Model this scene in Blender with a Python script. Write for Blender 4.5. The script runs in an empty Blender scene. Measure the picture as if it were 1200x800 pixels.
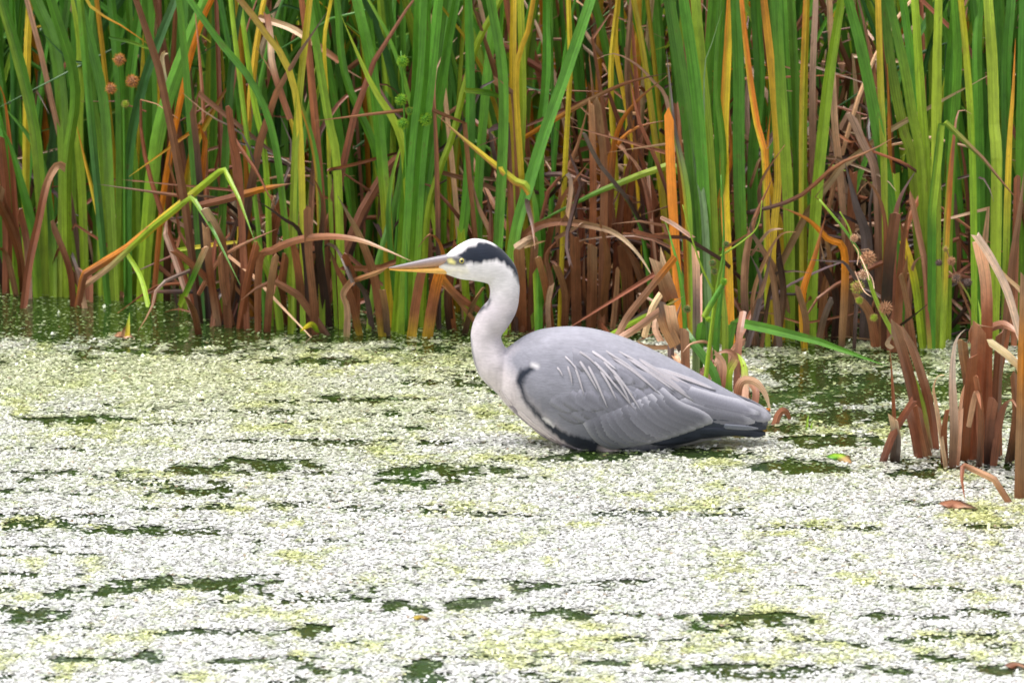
import bpy, bmesh, math, random
import numpy as np
from mathutils import Vector

R = random.Random(7)
NP = np.random.default_rng(7)
scene = bpy.context.scene
COL = scene.collection

# ------------------------------------------------------------------ camera
PITCH = math.radians(10.0)          # a person on the far bank with a long lens
DIST, FPX = 12.0, 8000.0            # metres to the heron, focal length in photo pixels
CF = Vector((0, math.cos(PITCH), -math.sin(PITCH)))
CU = Vector((0, math.sin(PITCH), math.cos(PITCH)))
CR = Vector((1, 0, 0))
CAM = -(CF + CU * (-121 / FPX)) * DIST
cam_data = bpy.data.cameras.new('camera')
cam = bpy.data.objects.new('camera', cam_data)
COL.objects.link(cam)
cam.location = CAM
cam.rotation_euler = (math.pi / 2 - PITCH, 0, 0)
cam_data.sensor_width = 36
cam_data.lens = 36 * FPX / 1200
cam_data.clip_start, cam_data.clip_end = 0.5, 400
cam_data.dof.use_dof = True
cam_data.dof.focus_distance = 12.0
cam_data.dof.aperture_fstop = 13
scene.camera = cam

# ------------------------------------------------------------------ sky and sun (soft, overcast)
SUN_EL, SUN_AZ = math.radians(70), math.radians(262)   # azimuth clockwise from +Y
world = bpy.data.worlds.new('World')
scene.world = world
world.use_nodes = True
wn, wl = world.node_tree.nodes, world.node_tree.links
wn.clear()
w_out = wn.new('ShaderNodeOutputWorld')
w_bg = wn.new('ShaderNodeBackground')
w_sky = wn.new('ShaderNodeTexSky')
w_hsv = wn.new('ShaderNodeHueSaturation')
w_sky.sky_type = 'NISHITA'
w_sky.sun_disc = False
w_sky.sun_elevation = SUN_EL
w_sky.sun_rotation = SUN_AZ
w_sky.air_density, w_sky.dust_density, w_sky.ozone_density = 1.0, 3.0, 1.0
w_hsv.inputs['Saturation'].default_value = 0.22        # cloud cover takes the blue out
wl.new(w_sky.outputs[0], w_hsv.inputs['Color'])
wl.new(w_hsv.outputs[0], w_bg.inputs['Color'])
wl.new(w_bg.outputs[0], w_out.inputs['Surface'])
w_bg.inputs['Strength'].default_value = 0.15

sd = bpy.data.lights.new('sun', 'SUN')
sun = bpy.data.objects.new('sun', sd)
COL.objects.link(sun)
sd.energy, sd.angle, sd.color = 1.5, math.radians(24), (1.0, 0.965, 0.92)
sdir = Vector((math.sin(SUN_AZ) * math.cos(SUN_EL), math.cos(SUN_AZ) * math.cos(SUN_EL), math.sin(SUN_EL)))
sun.rotation_euler = (-sdir).to_track_quat('-Z', 'Y').to_euler()
sun.location = (-3, -6, 9)

vs = scene.view_settings
vs.view_transform, vs.look, vs.gamma, vs.use_curve_mapping = 'Standard', 'None', 1, False
vs.exposure = 1.2
scene.cycles.max_bounces = 8
scene.cycles.filter_width = 1.7

# ------------------------------------------------------------------ helpers
def ray(px, py):
    return CF + CR * ((px - 600) / FPX) + CU * ((400 - py) / FPX)
def P(px, py, Y=0.0):
    d = ray(px, py)
    return CAM + d * ((Y - CAM.y) / d.y)
def G(px, py):
    d = ray(px, py)
    return CAM + d * (-CAM.z / d.z)
def pxw(Y):                                    # metres per photo pixel at depth Y
    return (Y - CAM.y) / FPX / math.cos(PITCH)

def tag(o, label=None, cat=None, group=None, kind=None):
    if label: o['label'] = label
    if cat: o['category'] = cat
    if group: o['group'] = group
    if kind: o['kind'] = kind
    return o
def empty(name, loc=(0, 0, 0)):
    o = bpy.data.objects.new(name, None)
    COL.objects.link(o)
    o.location = loc
    o.empty_display_size = 0.05
    return o

class MB:
    """collects vertices, faces, colours and uvs of one mesh"""
    def __init__(s):
        s.v, s.f, s.c, s.u = [], [], [], []
    def build(s, name, mat, parent=None, smooth=True):
        me = bpy.data.meshes.new(name)
        off = Vector((0, 0, 0))
        if parent is not None:
            q, off = parent, Vector((0, 0, 0))
            while q is not None:
                off += q.location
                q = q.parent
        me.from_pydata([(a[0] - off.x, a[1] - off.y, a[2] - off.z) for a in s.v], [], s.f)
        at = me.color_attributes.new('tint', 'FLOAT_COLOR', 'POINT')
        at.data.foreach_set('color', np.array([(c[0], c[1], c[2], 1) for c in s.c], dtype=np.float32).ravel())
        uvl = me.uv_layers.new(name='UVMap')
        li = np.empty(len(me.loops), dtype=np.int32)
        me.loops.foreach_get('vertex_index', li)
        uvl.data.foreach_set('uv', np.array(s.u, dtype=np.float32)[li].ravel())
        if smooth:
            me.polygons.foreach_set('use_smooth', np.ones(len(me.polygons), dtype=bool))
        me.materials.append(mat)
        o = bpy.data.objects.new(name, me)
        COL.objects.link(o)
        o.parent = parent
        return o

def lerp(a, b, t):
    return a + (b - a) * t
def smooth01(t):
    t = min(1, max(0, t))
    return t * t * (3 - 2 * t)

def resample(pts, n, kink=False):
    """points evenly spaced along a Catmull-Rom (or straight) path"""
    dense = []
    m = len(pts)
    for i in range(m - 1):
        p0, p1, p2, p3 = pts[max(i - 1, 0)], pts[i], pts[i + 1], pts[min(i + 2, m - 1)]
        for k in range(12):
            t = k / 12
            if kink:
                dense.append(p1.lerp(p2, t))
            else:
                dense.append(0.5 * ((2 * p1) + (p2 - p0) * t + (2 * p0 - 5 * p1 + 4 * p2 - p3) * t * t + (3 * p1 - p0 - 3 * p2 + p3) * t ** 3))
    dense.append(pts[-1])
    cum = [0.0]
    for a, b in zip(dense, dense[1:]):
        cum.append(cum[-1] + (b - a).length)
    L = cum[-1]
    out, j = [], 0
    for k in range(n + 1):
        d = L * k / n
        while j < len(cum) - 2 and cum[j + 1] < d:
            j += 1
        e = cum[j + 1] - cum[j]
        out.append(dense[j].lerp(dense[j + 1], 0 if e < 1e-9 else min(1, (d - cum[j]) / e)))
    return out, L

# ------------------------------------------------------------------ materials
def new_mat(name):
    m = bpy.data.materials.new(name)
    m.use_nodes = True
    n, l = m.node_tree.nodes, m.node_tree.links
    n.clear()
    o = n.new('ShaderNodeOutputMaterial')
    return m, n, l, o
def node(n, t, **k):
    x = n.new(t)
    for a, b in k.items():
        if a in x.inputs:
            x.inputs[a].default_value = b
        else:
            setattr(x, a, b)
    return x
def mathn(n, l, op, a, b=None, clamp=False):
    x = n.new('ShaderNodeMath')
    x.operation = op
    x.use_clamp = clamp
    for i, q in enumerate((a, b)):
        if q is None: continue
        if isinstance(q, (int, float)): x.inputs[i].default_value = q
        else: l.new(q, x.inputs[i])
    return x.outputs[0]
def mixc(n, l, fac, a, b, blend='MIX'):
    x = n.new('ShaderNodeMix')
    x.data_type = 'RGBA'
    x.blend_type = blend
    for s, q in ((0, fac), (6, a), (7, b)):
        if isinstance(q, (int, float)): x.inputs[s].default_value = q
        elif isinstance(q, tuple): x.inputs[s].default_value = (*q, 1) if len(q) == 3 else q
        else: l.new(q, x.inputs[s])
    return x.outputs[2]

def leaf_material():
    m, n, l, out = new_mat('reed_leaf')
    at = node(n, 'ShaderNodeAttribute', attribute_name='tint')
    uv = n.new('ShaderNodeUVMap'); uv.uv_map = 'UVMap'
    mp = node(n, 'ShaderNodeMapping'); mp.inputs['Scale'].default_value = (520, 5, 1)
    l.new(uv.outputs[0], mp.inputs['Vector'])
    fine = node(n, 'ShaderNodeTexNoise', Scale=1.0, Detail=3.0)
    l.new(mp.outputs[0], fine.inputs['Vector'])
    mp2 = node(n, 'ShaderNodeMapping'); mp2.inputs['Scale'].default_value = (60, 22, 1)
    l.new(uv.outputs[0], mp2.inputs['Vector'])
    blot = node(n, 'ShaderNodeTexNoise', Scale=1.0, Detail=5.0, Roughness=0.65)
    l.new(mp2.outputs[0], blot.inputs['Vector'])
    s = mathn(n, l, 'MULTIPLY_ADD', fine.outputs[0], 1.5); s.node.inputs[2].default_value = 0.25
    b = mathn(n, l, 'MULTIPLY_ADD', blot.outputs[0], 1.3); b.node.inputs[2].default_value = 0.35
    k = mathn(n, l, 'MULTIPLY', s, b)
    grey = n.new('ShaderNodeCombineColor')
    for i in range(3): l.new(k, grey.inputs[i])
    c = mixc(n, l, 1.0, at.outputs['Color'], grey.outputs[0], 'MULTIPLY')
    spot = node(n, 'ShaderNodeMapRange'); spot.inputs[1].default_value = 0.60; spot.inputs[2].default_value = 0.68
    l.new(blot.outputs[0], spot.inputs[0])
    c = mixc(n, l, mathn(n, l, 'MULTIPLY', spot.outputs[0], 0.45), c, (0.10, 0.05, 0.02))
    p = node(n, 'ShaderNodeBsdfPrincipled', Roughness=0.42)
    p.inputs['Specular IOR Level'].default_value = 0.45
    l.new(c, p.inputs['Base Color'])
    bm = node(n, 'ShaderNodeBump', Strength=0.35, Distance=0.0006)
    l.new(fine.outputs[0], bm.inputs['Height'])
    l.new(bm.outputs[0], p.inputs['Normal'])
    tr = n.new('ShaderNodeBsdfTranslucent')
    l.new(c, tr.inputs['Color'])
    mx = n.new('ShaderNodeMixShader'); mx.inputs[0].default_value = 0.22
    l.new(p.outputs[0], mx.inputs[1]); l.new(tr.outputs[0], mx.inputs[2])
    l.new(mx.outputs[0], out.inputs['Surface'])
    return m
M_LEAF = leaf_material()

def plume_material():
    m, n, l, out = new_mat('plumage')
    at = node(n, 'ShaderNodeAttribute', attribute_name='tint')
    tc = n.new('ShaderNodeTexCoord')
    mp = node(n, 'ShaderNodeMapping'); mp.inputs['Scale'].default_value = (70, 200, 420); mp.inputs['Rotation'].default_value = (0, math.radians(-32), 0)
    l.new(tc.outputs['Object'], mp.inputs['Vector'])
    no = node(n, 'ShaderNodeTexNoise', Scale=1.0, Detail=4.0, Roughness=0.6)
    l.new(mp.outputs[0], no.inputs['Vector'])
    no2 = node(n, 'ShaderNodeTexNoise', Scale=28.0, Detail=3.0)
    l.new(tc.outputs['Object'], no2.inputs['Vector'])
    k = mathn(n, l, 'MULTIPLY_ADD', no.outputs[0], 0.55); k.node.inputs[2].default_value = 0.72
    k2 = mathn(n, l, 'MULTIPLY_ADD', no2.outputs[0], 0.5); k2.node.inputs[2].default_value = 0.75
    kk = mathn(n, l, 'MULTIPLY', k, k2)
    grey = n.new('ShaderNodeCombineColor')
    for i in range(3): l.new(kk, grey.inputs[i])
    c = mixc(n, l, 1.0, at.outputs['Color'], grey.outputs[0], 'MULTIPLY')
    p = node(n, 'ShaderNodeBsdfPrincipled', Roughness=0.75)
    p.inputs['Specular IOR Level'].default_value = 0.2
    p.inputs['Sheen Weight'].default_value = 0.15
    l.new(c, p.inputs['Base Color'])
    bm = node(n, 'ShaderNodeBump', Strength=0.5, Distance=0.0012)
    l.new(no.outputs[0], bm.inputs['Height'])
    l.new(bm.outputs[0], p.inputs['Normal'])
    l.new(p.outputs[0], out.inputs['Surface'])
    return m
M_PLUME = plume_material()

def feather_material():
    m, n, l, out = new_mat('feather')
    at = node(n, 'ShaderNodeAttribute', attribute_name='tint')
    uv = n.new('ShaderNodeUVMap'); uv.uv_map = 'UVMap'
    mp = node(n, 'ShaderNodeMapping'); mp.inputs['Scale'].default_value = (120, 420, 1)
    mp.inputs['Rotation'].default_value = (0, 0, 0.5)
    l.new(uv.outputs[0], mp.inputs['Vector'])
    no = node(n, 'ShaderNodeTexNoise', Scale=1.0, Detail=3.0)
    l.new(mp.outputs[0], no.inputs['Vector'])
    k = mathn(n, l, 'MULTIPLY_ADD', no.outputs[0], 0.4); k.node.inputs[2].default_value = 0.8
    grey = n.new('ShaderNodeCombineColor')
    for i in range(3): l.new(k, grey.inputs[i])
    c = mixc(n, l, 1.0, at.outputs['Color'], grey.outputs[0], 'MULTIPLY')
    p = node(n, 'ShaderNodeBsdfPrincipled', Roughness=0.62)
    p.inputs['Specular IOR Level'].default_value = 0.25
    l.new(c, p.inputs['Base Color'])
    bm = node(n, 'ShaderNodeBump', Strength=0.3, Distance=0.0005)
    l.new(no.outputs[0], bm.inputs['Height'])
    l.new(bm.outputs[0], p.inputs['Normal'])
    l.new(p.outputs[0], out.inputs['Surface'])
    return m
M_FEATHER = feather_material()

def tint_material(name, rough, spec, coat=0.0):
    m, n, l, out = new_mat(name)
    at = node(n, 'ShaderNodeAttribute', attribute_name='tint')
    tc = n.new('ShaderNodeTexCoord')
    no = node(n, 'ShaderNodeTexNoise', Scale=180.0, Detail=3.0)
    l.new(tc.outputs['Object'], no.inputs['Vector'])
    k = mathn(n, l, 'MULTIPLY_ADD', no.outputs[0], 0.5); k.node.inputs[2].default_value = 0.75
    grey = n.new('ShaderNodeCombineColor')
    for i in range(3): l.new(k, grey.inputs[i])
    c = mixc(n, l, 1.0, at.outputs['Color'], grey.outputs[0], 'MULTIPLY')
    p = node(n, 'ShaderNodeBsdfPrincipled', Roughness=rough)
    p.inputs['Specular IOR Level'].default_value = spec
    p.inputs['Coat Weight'].default_value = coat
    p.inputs['Coat Roughness'].default_value = 0.2
    l.new(c, p.inputs['Base Color'])
    l.new(p.outputs[0], out.inputs['Surface'])
    return m
M_BILL = tint_material('bill_horn', 0.38, 0.45)
M_EYE = tint_material('eye', 0.08, 0.6)
M_BURR = tint_material('burr', 0.7, 0.2)

def water_material():
    m, n, l, out = new_mat('pond_water')
    tc = n.new('ShaderNodeTexCoord')
    no = node(n, 'ShaderNodeTexNoise', Scale=2.3, Detail=4.0)
    l.new(tc.outputs['Object'], no.inputs['Vector'])
    c = mixc(n, l, no.outputs[0], (0.008, 0.020, 0.004), (0.028, 0.050, 0.009))
    p = node(n, 'ShaderNodeBsdfPrincipled', Roughness=0.12, IOR=1.33)
    l.new(c, p.inputs['Base Color'])
    rp = node(n, 'ShaderNodeTexNoise', Scale=26.0, Detail=2.0)
    l.new(tc.outputs['Object'], rp.inputs['Vector'])
    bm = node(n, 'ShaderNodeBump', Strength=0.12, Distance=0.01)
    l.new(rp.outputs[0], bm.inputs['Height'])
    l.new(bm.outputs[0], p.inputs['Normal'])
    l.new(p.outputs[0], out.inputs['Surface'])
    return m
def mud_material():
    m, n, l, out = new_mat('mud')
    tc = n.new('ShaderNodeTexCoord')
    no = node(n, 'ShaderNodeTexNoise', Scale=9.0, Detail=8.0, Roughness=0.7)
    l.new(tc.outputs['Object'], no.inputs['Vector'])
    c = mixc(n, l, no.outputs[0], (0.018, 0.020, 0.008), (0.075, 0.055, 0.030))
    p = node(n, 'ShaderNodeBsdfPrincipled', Roughness=0.85)
    l.new(c, p.inputs['Base Color'])
    bm = node(n, 'ShaderNodeBump', Strength=0.8, Distance=0.03)
    l.new(no.outputs[0], bm.inputs['Height'])
    l.new(bm.outputs[0], p.inputs['Normal'])
    l.new(p.outputs[0], out.inputs['Surface'])
    return m
def frond_material():
    m, n, l, out = new_mat('duckweed')
    at = node(n, 'ShaderNodeAttribute', attribute_name='tint')
    p = node(n, 'ShaderNodeBsdfPrincipled', Roughness=0.36)
    p.inputs['Specular IOR Level'].default_value = 0.9
    p.inputs['Coat Weight'].default_value = 0.6
    p.inputs['Coat Roughness'].default_value = 0.22
    l.new(at.outputs['Color'], p.inputs['Base Color'])
    l.new(p.outputs[0], out.inputs['Surface'])
    return m

# ------------------------------------------------------------------ terrain and water
def bank_y(px):
    """depth of the line where the reed stand meets open water, by photo column"""
    xs = [-200, 0, 190, 230, 560, 760, 800, 880, 920, 1130, 1400]
    ys = [344, 345, 352, 384, 386, 380, 400, 408, 396, 398, 400]
    return G(600, float(np.interp(px, xs, ys))).y

def terrain():
    nx, ny = 60, 90
    xs = np.concatenate([np.linspace(-90, -6, 12), np.linspace(-5, 5, nx - 24), np.linspace(6, 90, 12)])
    ys = np.concatenate([np.linspace(-110, -14, 14), np.linspace(-13, 14, ny - 28), np.linspace(16, 150, 14)])
    mb = MB()
    for y in ys:
        for x in xs:
            z = -0.38
            z = lerp(z, -0.06, smooth01((y - 0.9) / 1.6))
            z += 0.55 * smooth01((y - 3.4) / 5) + 0.9 * smooth01((y - 9) / 30)
            z += 0.9 * smooth01((-9.5 - y) / 2.5)
            z += 1.2 * smooth01((abs(x) - 14) / 10)
            z += 0.03 * math.sin(x * 2.1 + y) * math.sin(y * 1.7 - x * .6)
            mb.v.append((x, y, z)); mb.c.append((.05, .04, .02)); mb.u.append((x, y))
    w = len(xs)
    for j in range(len(ys) - 1):
        for i in range(w - 1):
            a = j * w + i
            mb.f.append((a, a + 1, a + 1 + w, a + w))
    o = mb.build('ground', mud_material())
    tag(o, 'dark mud of the pond bed and bank under the reeds', 'ground', kind='structure')
terrain()
mb = MB()
mb.v = [(-16, -12.5, 0), (16, -12.5, 0), (16, 8, 0), (-16, 8, 0)]
mb.c = [(0, 0, 0)] * 4; mb.u = [(0, 0)] * 4; mb.f = [(0, 1, 2, 3)]
tag(mb.build('pond_water', water_material()), 'dark still pond water showing in gaps of the duckweed', 'water', kind='structure')

# value noise on a periodic lattice, vectorised
def vnoise(x, y, seed):
    rg = np.random.default_rng(seed)
    T = rg.random((256, 256))
    xi, yi = np.floor(x).astype(int), np.floor(y).astype(int)
    fx, fy = x - xi, y - yi
    fx, fy = fx * fx * (3 - 2 * fx), fy * fy * (3 - 2 * fy)
    a, b = T[yi & 255, xi & 255], T[yi & 255, (xi + 1) & 255]
    c, d = T[(yi + 1) & 255, xi & 255], T[(yi + 1) & 255, (xi + 1) & 255]
    return (a * (1 - fx) + b * fx) * (1 - fy) + (c * (1 - fx) + d * fx) * fy
def fbm(x, y, seed, oct=4):
    s, a, t = 0, 1.0, 0
    for i in range(oct):
        s = s + a * vnoise(x * 2 ** i + 17 * i, y * 2 ** i + 5 * i, seed + i)
        t += a
        a *= .55
    return s / t

def world_to_px(x, y, z=0):
    dx, dy, dz = x - CAM.x, y - CAM.y, z - CAM.z
    d = dy * CF.y + dz * CF.z
    return 600 + FPX * dx / d, 400 - FPX * (dy * CU.y + dz * CU.z) / d

# larger openings in the weed, by where they lie on the pond: column, row, half-width, half-height (photo px), strength
GAPS = [(90, 555, 75, 3, .9), (230, 553, 60, 5, 1), (300, 545, 60, 6, 1), (60, 578, 60, 3, .9), (240, 578, 60, 5, 1), (160, 622, 60, 3, .7),
        (130, 625, 40, 4, .8), (285, 640, 22, 8, .9), (190, 685, 80, 10, 1), (115, 698, 50, 7, .9), (290, 690, 35, 9, .9), (50, 725, 40, 7, 1),
        (365, 740, 40, 8, 1), (85, 774, 35, 5, .9), (160, 770, 25, 6, .9), (300, 775, 55, 6, 1), (380, 785, 40, 7, .9), (510, 552, 70, 8, 1),
        (480, 568, 45, 5, .8), (430, 697, 22, 7, .9), (480, 715, 30, 8, .9), (555, 710, 22, 7, 1), (510, 785, 30, 9, 1), (420, 755, 35, 4, .8),
        (630, 690, 25, 6, .8), (660, 722, 40, 6, .7), (770, 722, 50, 4, .8), (890, 727, 75, 8, 1), (840, 740, 25, 6, .8), (1040, 722, 16, 4, .8),
        (1170, 718, 40, 4, .9), (1030, 755, 45, 5, .9), (1020, 785, 50, 6, .9), (1120, 772, 30, 5, .9), (1175, 785, 30, 8, 1), (860, 782, 60, 4, .8),
        (700, 780, 80, 3, .8), (940, 548, 50, 7, 1), (1060, 558, 35, 5, .8), (1090, 592, 35, 4, .6), (700, 534, 90, 7, .8), (800, 533, 80, 5, .9),
        (120, 492, 60, 4, .7), (60, 495, 25, 4, .8), (420, 468, 40, 5, .6), (490, 505, 30, 4, .6), (170, 412, 70, 7, .8), (380, 425, 50, 6, .7), (240, 411, 40, 6, .8),
        (930, 470, 80, 10, .6), (1000, 490, 60, 8, .6), (900, 505, 40, 6, .7), (980, 520, 45, 6, .8), (1010, 455, 60, 8, .5), (590, 455, 30, 14, .4)]

def weed_fields(x, y):
    px, py = world_to_px(x, y)
    f = dict(px=px, py=py)
    big = fbm(x * 3.2, y * 3.0, 3)
    med = fbm(x * 16, y * 13, 11)
    fin = fbm(x * 60, y * 48, 23, 3)
    wx = px + (fbm(x * 12, y * 12, 81) - .5) * 120 + (fbm(x * 50, y * 40, 83) - .5) * 30
    wy = py + (fbm(x * 12, y * 9, 85) - .5) * 14 + (fbm(x * 60, y * 40, 87) - .5) * 9
    gap = np.zeros_like(x)
    for cx, cy, a, b, s in GAPS:
        q = ((wx - cx) / (a * 1.1)) ** 2 + ((wy - cy) / (b * 1.1)) ** 2
        gap = np.maximum(gap, s * np.clip(1.5 - q, 0, 1))
    rag = fbm(x * 42, y * 26, 57, 4)
    gap = np.clip(gap * 1.5 - .25, 0, 1) * np.clip((.4 * med + .6 * rag - .37) * 9, 0, 1.15)
    # streaks of thinner weed drawn out by the breeze
    strk = fbm(x * 2.6 + 4, y * 19, 41)
    thin = np.clip((strk - .545) * 9, 0, 1) * np.clip((.5 * med + .5 * rag - .43) * 8, 0, 1)
    near = np.clip((y - 0.86 + .35 * (big - .5) + .45 * (med - .5) + .2 * (rag - .5)) / 0.24, 0, 1)
    right = np.clip((px - 850) / 70, 0, 1) * np.clip((525 - py) / 45, 0, 1) * np.clip(.55 + 2.2 * (med - .42), 0, 1)
    near = np.maximum(near, .9 * right)
    f.update(big=big, med=med, fin=fin, gap=gap, thin=thin, near=near, rag=rag)
    return f

def weed_layer(step, rad, z0, tilt_deg, mat_layer):
    x0, x1, y0, y1 = -1.5, 1.5, -3.0, 2.2
    nx, ny = int((x1 - x0) / step), int((y1 - y0) / step)
    gx, gy = np.meshgrid(np.arange(nx), np.arange(ny))
    x = (x0 + (gx.ravel() + NP.random(nx * ny)) * step)
    y = (y0 + (gy.ravel() + NP.random(nx * ny)) * step)
    f = weed_fields(x, y)
    cover = 0.99 - 1.3 * f['gap'] - .75 * f['thin'] - .80 * f['near'] - .25 * np.clip((f['fin'] - .58) * 6, 0, 1)
    keep = NP.random(x.size) < np.clip(cover, 0.0 if mat_layer else .10, .99)
    if mat_layer: keep &= cover > .45
    x, y = x[keep], y[keep]
    f = {k: v[keep] for k, v in f.items()}
    n = x.size
    r = rad * (0.7 + 0.7 * NP.random(n))
    ang = NP.random(n) * math.tau
    tilt = np.abs(NP.normal(0, math.radians(tilt_deg), n))
    tdir = NP.random(n) * math.tau
    nxv, nyv = np.sin(tilt) * np.cos(tdir), np.sin(tilt) * np.sin(tdir)
    zc = z0 + 0.0016 * NP.random(n) + 0.002 * (f['med'] - .5)
    verts = np.empty((n, 4, 3), np.float32)
    for k in range(4):
        a = ang + k * math.pi / 2
        e = r * (1.15 if k % 2 == 0 else .9)
        dx, dy = np.cos(a) * e, np.sin(a) * e
        verts[:, k, 0] = x + dx
        verts[:, k, 1] = y + dy
        verts[:, k, 2] = zc - (nxv * dx + nyv * dy) / np.cos(tilt)
    lime, pale, mid = np.array((0.46, 0.48, 0.12)), np.array((0.62, 0.61, 0.59)), np.array((0.26, 0.33, 0.11))  # pale puts the sky's white sheen on the fronds into their colour
    dark, brown = np.array((0.055, 0.095, 0.018)), np.array((0.20, 0.13, 0.06))
    pl = fbm(x * 9, y * 7, 71)
    fl = np.clip((.6 * pl + .4 * fbm(x * 34, y * 24, 73) - .535) * 6 + NP.normal(0, .2, n), 0, .85)[:, None]
    c = pale * (1 - fl) + lime * fl
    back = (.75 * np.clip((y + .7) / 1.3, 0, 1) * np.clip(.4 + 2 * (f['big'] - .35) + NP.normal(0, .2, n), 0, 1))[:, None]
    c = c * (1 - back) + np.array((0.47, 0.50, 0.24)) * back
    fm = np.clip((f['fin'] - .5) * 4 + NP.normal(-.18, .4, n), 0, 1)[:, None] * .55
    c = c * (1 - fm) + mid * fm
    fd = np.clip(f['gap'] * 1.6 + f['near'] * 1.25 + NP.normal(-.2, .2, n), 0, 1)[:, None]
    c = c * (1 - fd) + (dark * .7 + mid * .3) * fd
    c[NP.random(n) < .01] = brown
    c *= (0.84 + 0.32 * NP.random(n))[:, None]
    return verts, c

def duckweed():
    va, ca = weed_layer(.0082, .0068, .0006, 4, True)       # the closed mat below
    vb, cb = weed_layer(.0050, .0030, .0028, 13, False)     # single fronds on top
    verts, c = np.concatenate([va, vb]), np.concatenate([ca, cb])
    n = len(c)
    me = bpy.data.meshes.new('duckweed')
    me.vertices.add(n * 4)
    me.vertices.foreach_set('co', verts.ravel())
    me.loops.add(n * 4)
    me.loops.foreach_set('vertex_index', np.arange(n * 4, dtype=np.int32))
    me.polygons.add(n)
    me.polygons.foreach_set('loop_start', np.arange(0, n * 4, 4, dtype=np.int32))
    me.update(calc_edges=True)
    at = me.color_attributes.new('tint', 'FLOAT_COLOR', 'POINT')
    cc = np.ones((n, 4, 4), np.float32)
    cc[:, :, :3] = c[:, None, :]
    at.data.foreach_set('color', cc.ravel())
    me.materials.append(frond_material())
    o = bpy.data.objects.new('duckweed', me)
    COL.objects.link(o)
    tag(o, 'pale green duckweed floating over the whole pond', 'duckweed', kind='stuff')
duckweed()

# ------------------------------------------------------------------ reed leaves
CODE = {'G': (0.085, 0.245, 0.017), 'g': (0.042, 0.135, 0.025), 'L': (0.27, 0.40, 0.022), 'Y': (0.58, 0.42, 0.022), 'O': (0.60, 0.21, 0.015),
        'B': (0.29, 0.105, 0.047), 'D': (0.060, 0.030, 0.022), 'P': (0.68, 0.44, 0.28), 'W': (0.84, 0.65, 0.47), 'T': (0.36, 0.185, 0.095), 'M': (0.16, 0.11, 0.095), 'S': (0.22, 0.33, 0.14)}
def ramp(codes, t):
    if len(codes) == 1:
        return Vector(CODE[codes])
    f = t * (len(codes) - 1)
    i = min(int(f), len(codes) - 2)
    return Vector(CODE[codes[i]]).lerp(Vector(CODE[codes[i + 1]]), smooth01(f - i))

def leaf(mb, pts, w, codes, n=14, kink=False, blunt=False, face=None, edge=None, keel=None, rng=R, bright=(.62, 1.22)):
    """a grass-like blade with a keel: four corners round each section, closed at both ends"""
    ps, L = resample(pts, n, kink)
    base = len(mb.v)
    face = face or Vector((rng.uniform(-.75, .75), -1, rng.uniform(-.1, .35))).normalized()
    keel = rng.choice((-1, 1)) * rng.uniform(.08, .24) if keel is None else keel
    tw = rng.uniform(-.5, .5)
    br = rng.uniform(*bright)
    u0 = rng.random() * 10
    hue = Vector((rng.uniform(.9, 1.12), rng.uniform(.94, 1.06), rng.uniform(.85, 1.15)))
    last = None
    for i, p in enumerate(ps):
        t = i / n
        T = (ps[min(i + 1, n)] - ps[max(i - 1, 0)]).normalized()
        f = face.copy()
        f.x += tw * t
        s = T.cross(f)
        if s.length < .15 and last is not None: s = last.copy()
        s.normalize()
        if last is not None and s.dot(last) < 0: s = -s
        last = s
        nr = s.cross(T).normalized()
        if blunt:
            k = lerp(.9, 1, min(1, t * 4))
        else:
            k = lerp(.85, 1, min(1, t * 4)) * (1 if t < .45 else max(.03, 1 - ((t - .45) / .55) ** 1.7))
        k *= 1 + rng.uniform(-.035, .035)
        hw = w * .5 * k
        ta = tb = tm = Vector((0, 0, 0))
        if blunt and i == n:
            ta, tb, tm = T * w * rng.uniform(-.7, 1.1), T * w * rng.uniform(-.7, 1.1), T * w * rng.uniform(-.5, 1.2)
        c = ramp(codes, t) * br
        c = Vector((c.x * hue.x, c.y * hue.y, c.z * hue.z))
        ce = c if edge is None else ramp(edge, t) * br
        for q, cc, uu in ((p - s * hw + ta, ce, 0), (p + nr * keel * hw * 2 + tm, c, .5), (p + s * hw + tb, c, 1), (p + nr * (keel * hw * 2 - .0016) + tm, c, .5)):
            mb.v.append(q[:]); mb.c.append(cc[:]); mb.u.append((u0 + uu * w, u0 + t * L))
    for i in range(n):
        a = base + i * 4
        for k in range(4):
            b = (k + 1) % 4
            mb.f.append((a + k, a + b, a + 4 + b, a + 4 + k))
    mb.f.append((base + 3, base + 2, base + 1, base))
    e = base + n * 4
    mb.f.append((e, e + 1, e + 2, e + 3))

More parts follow.
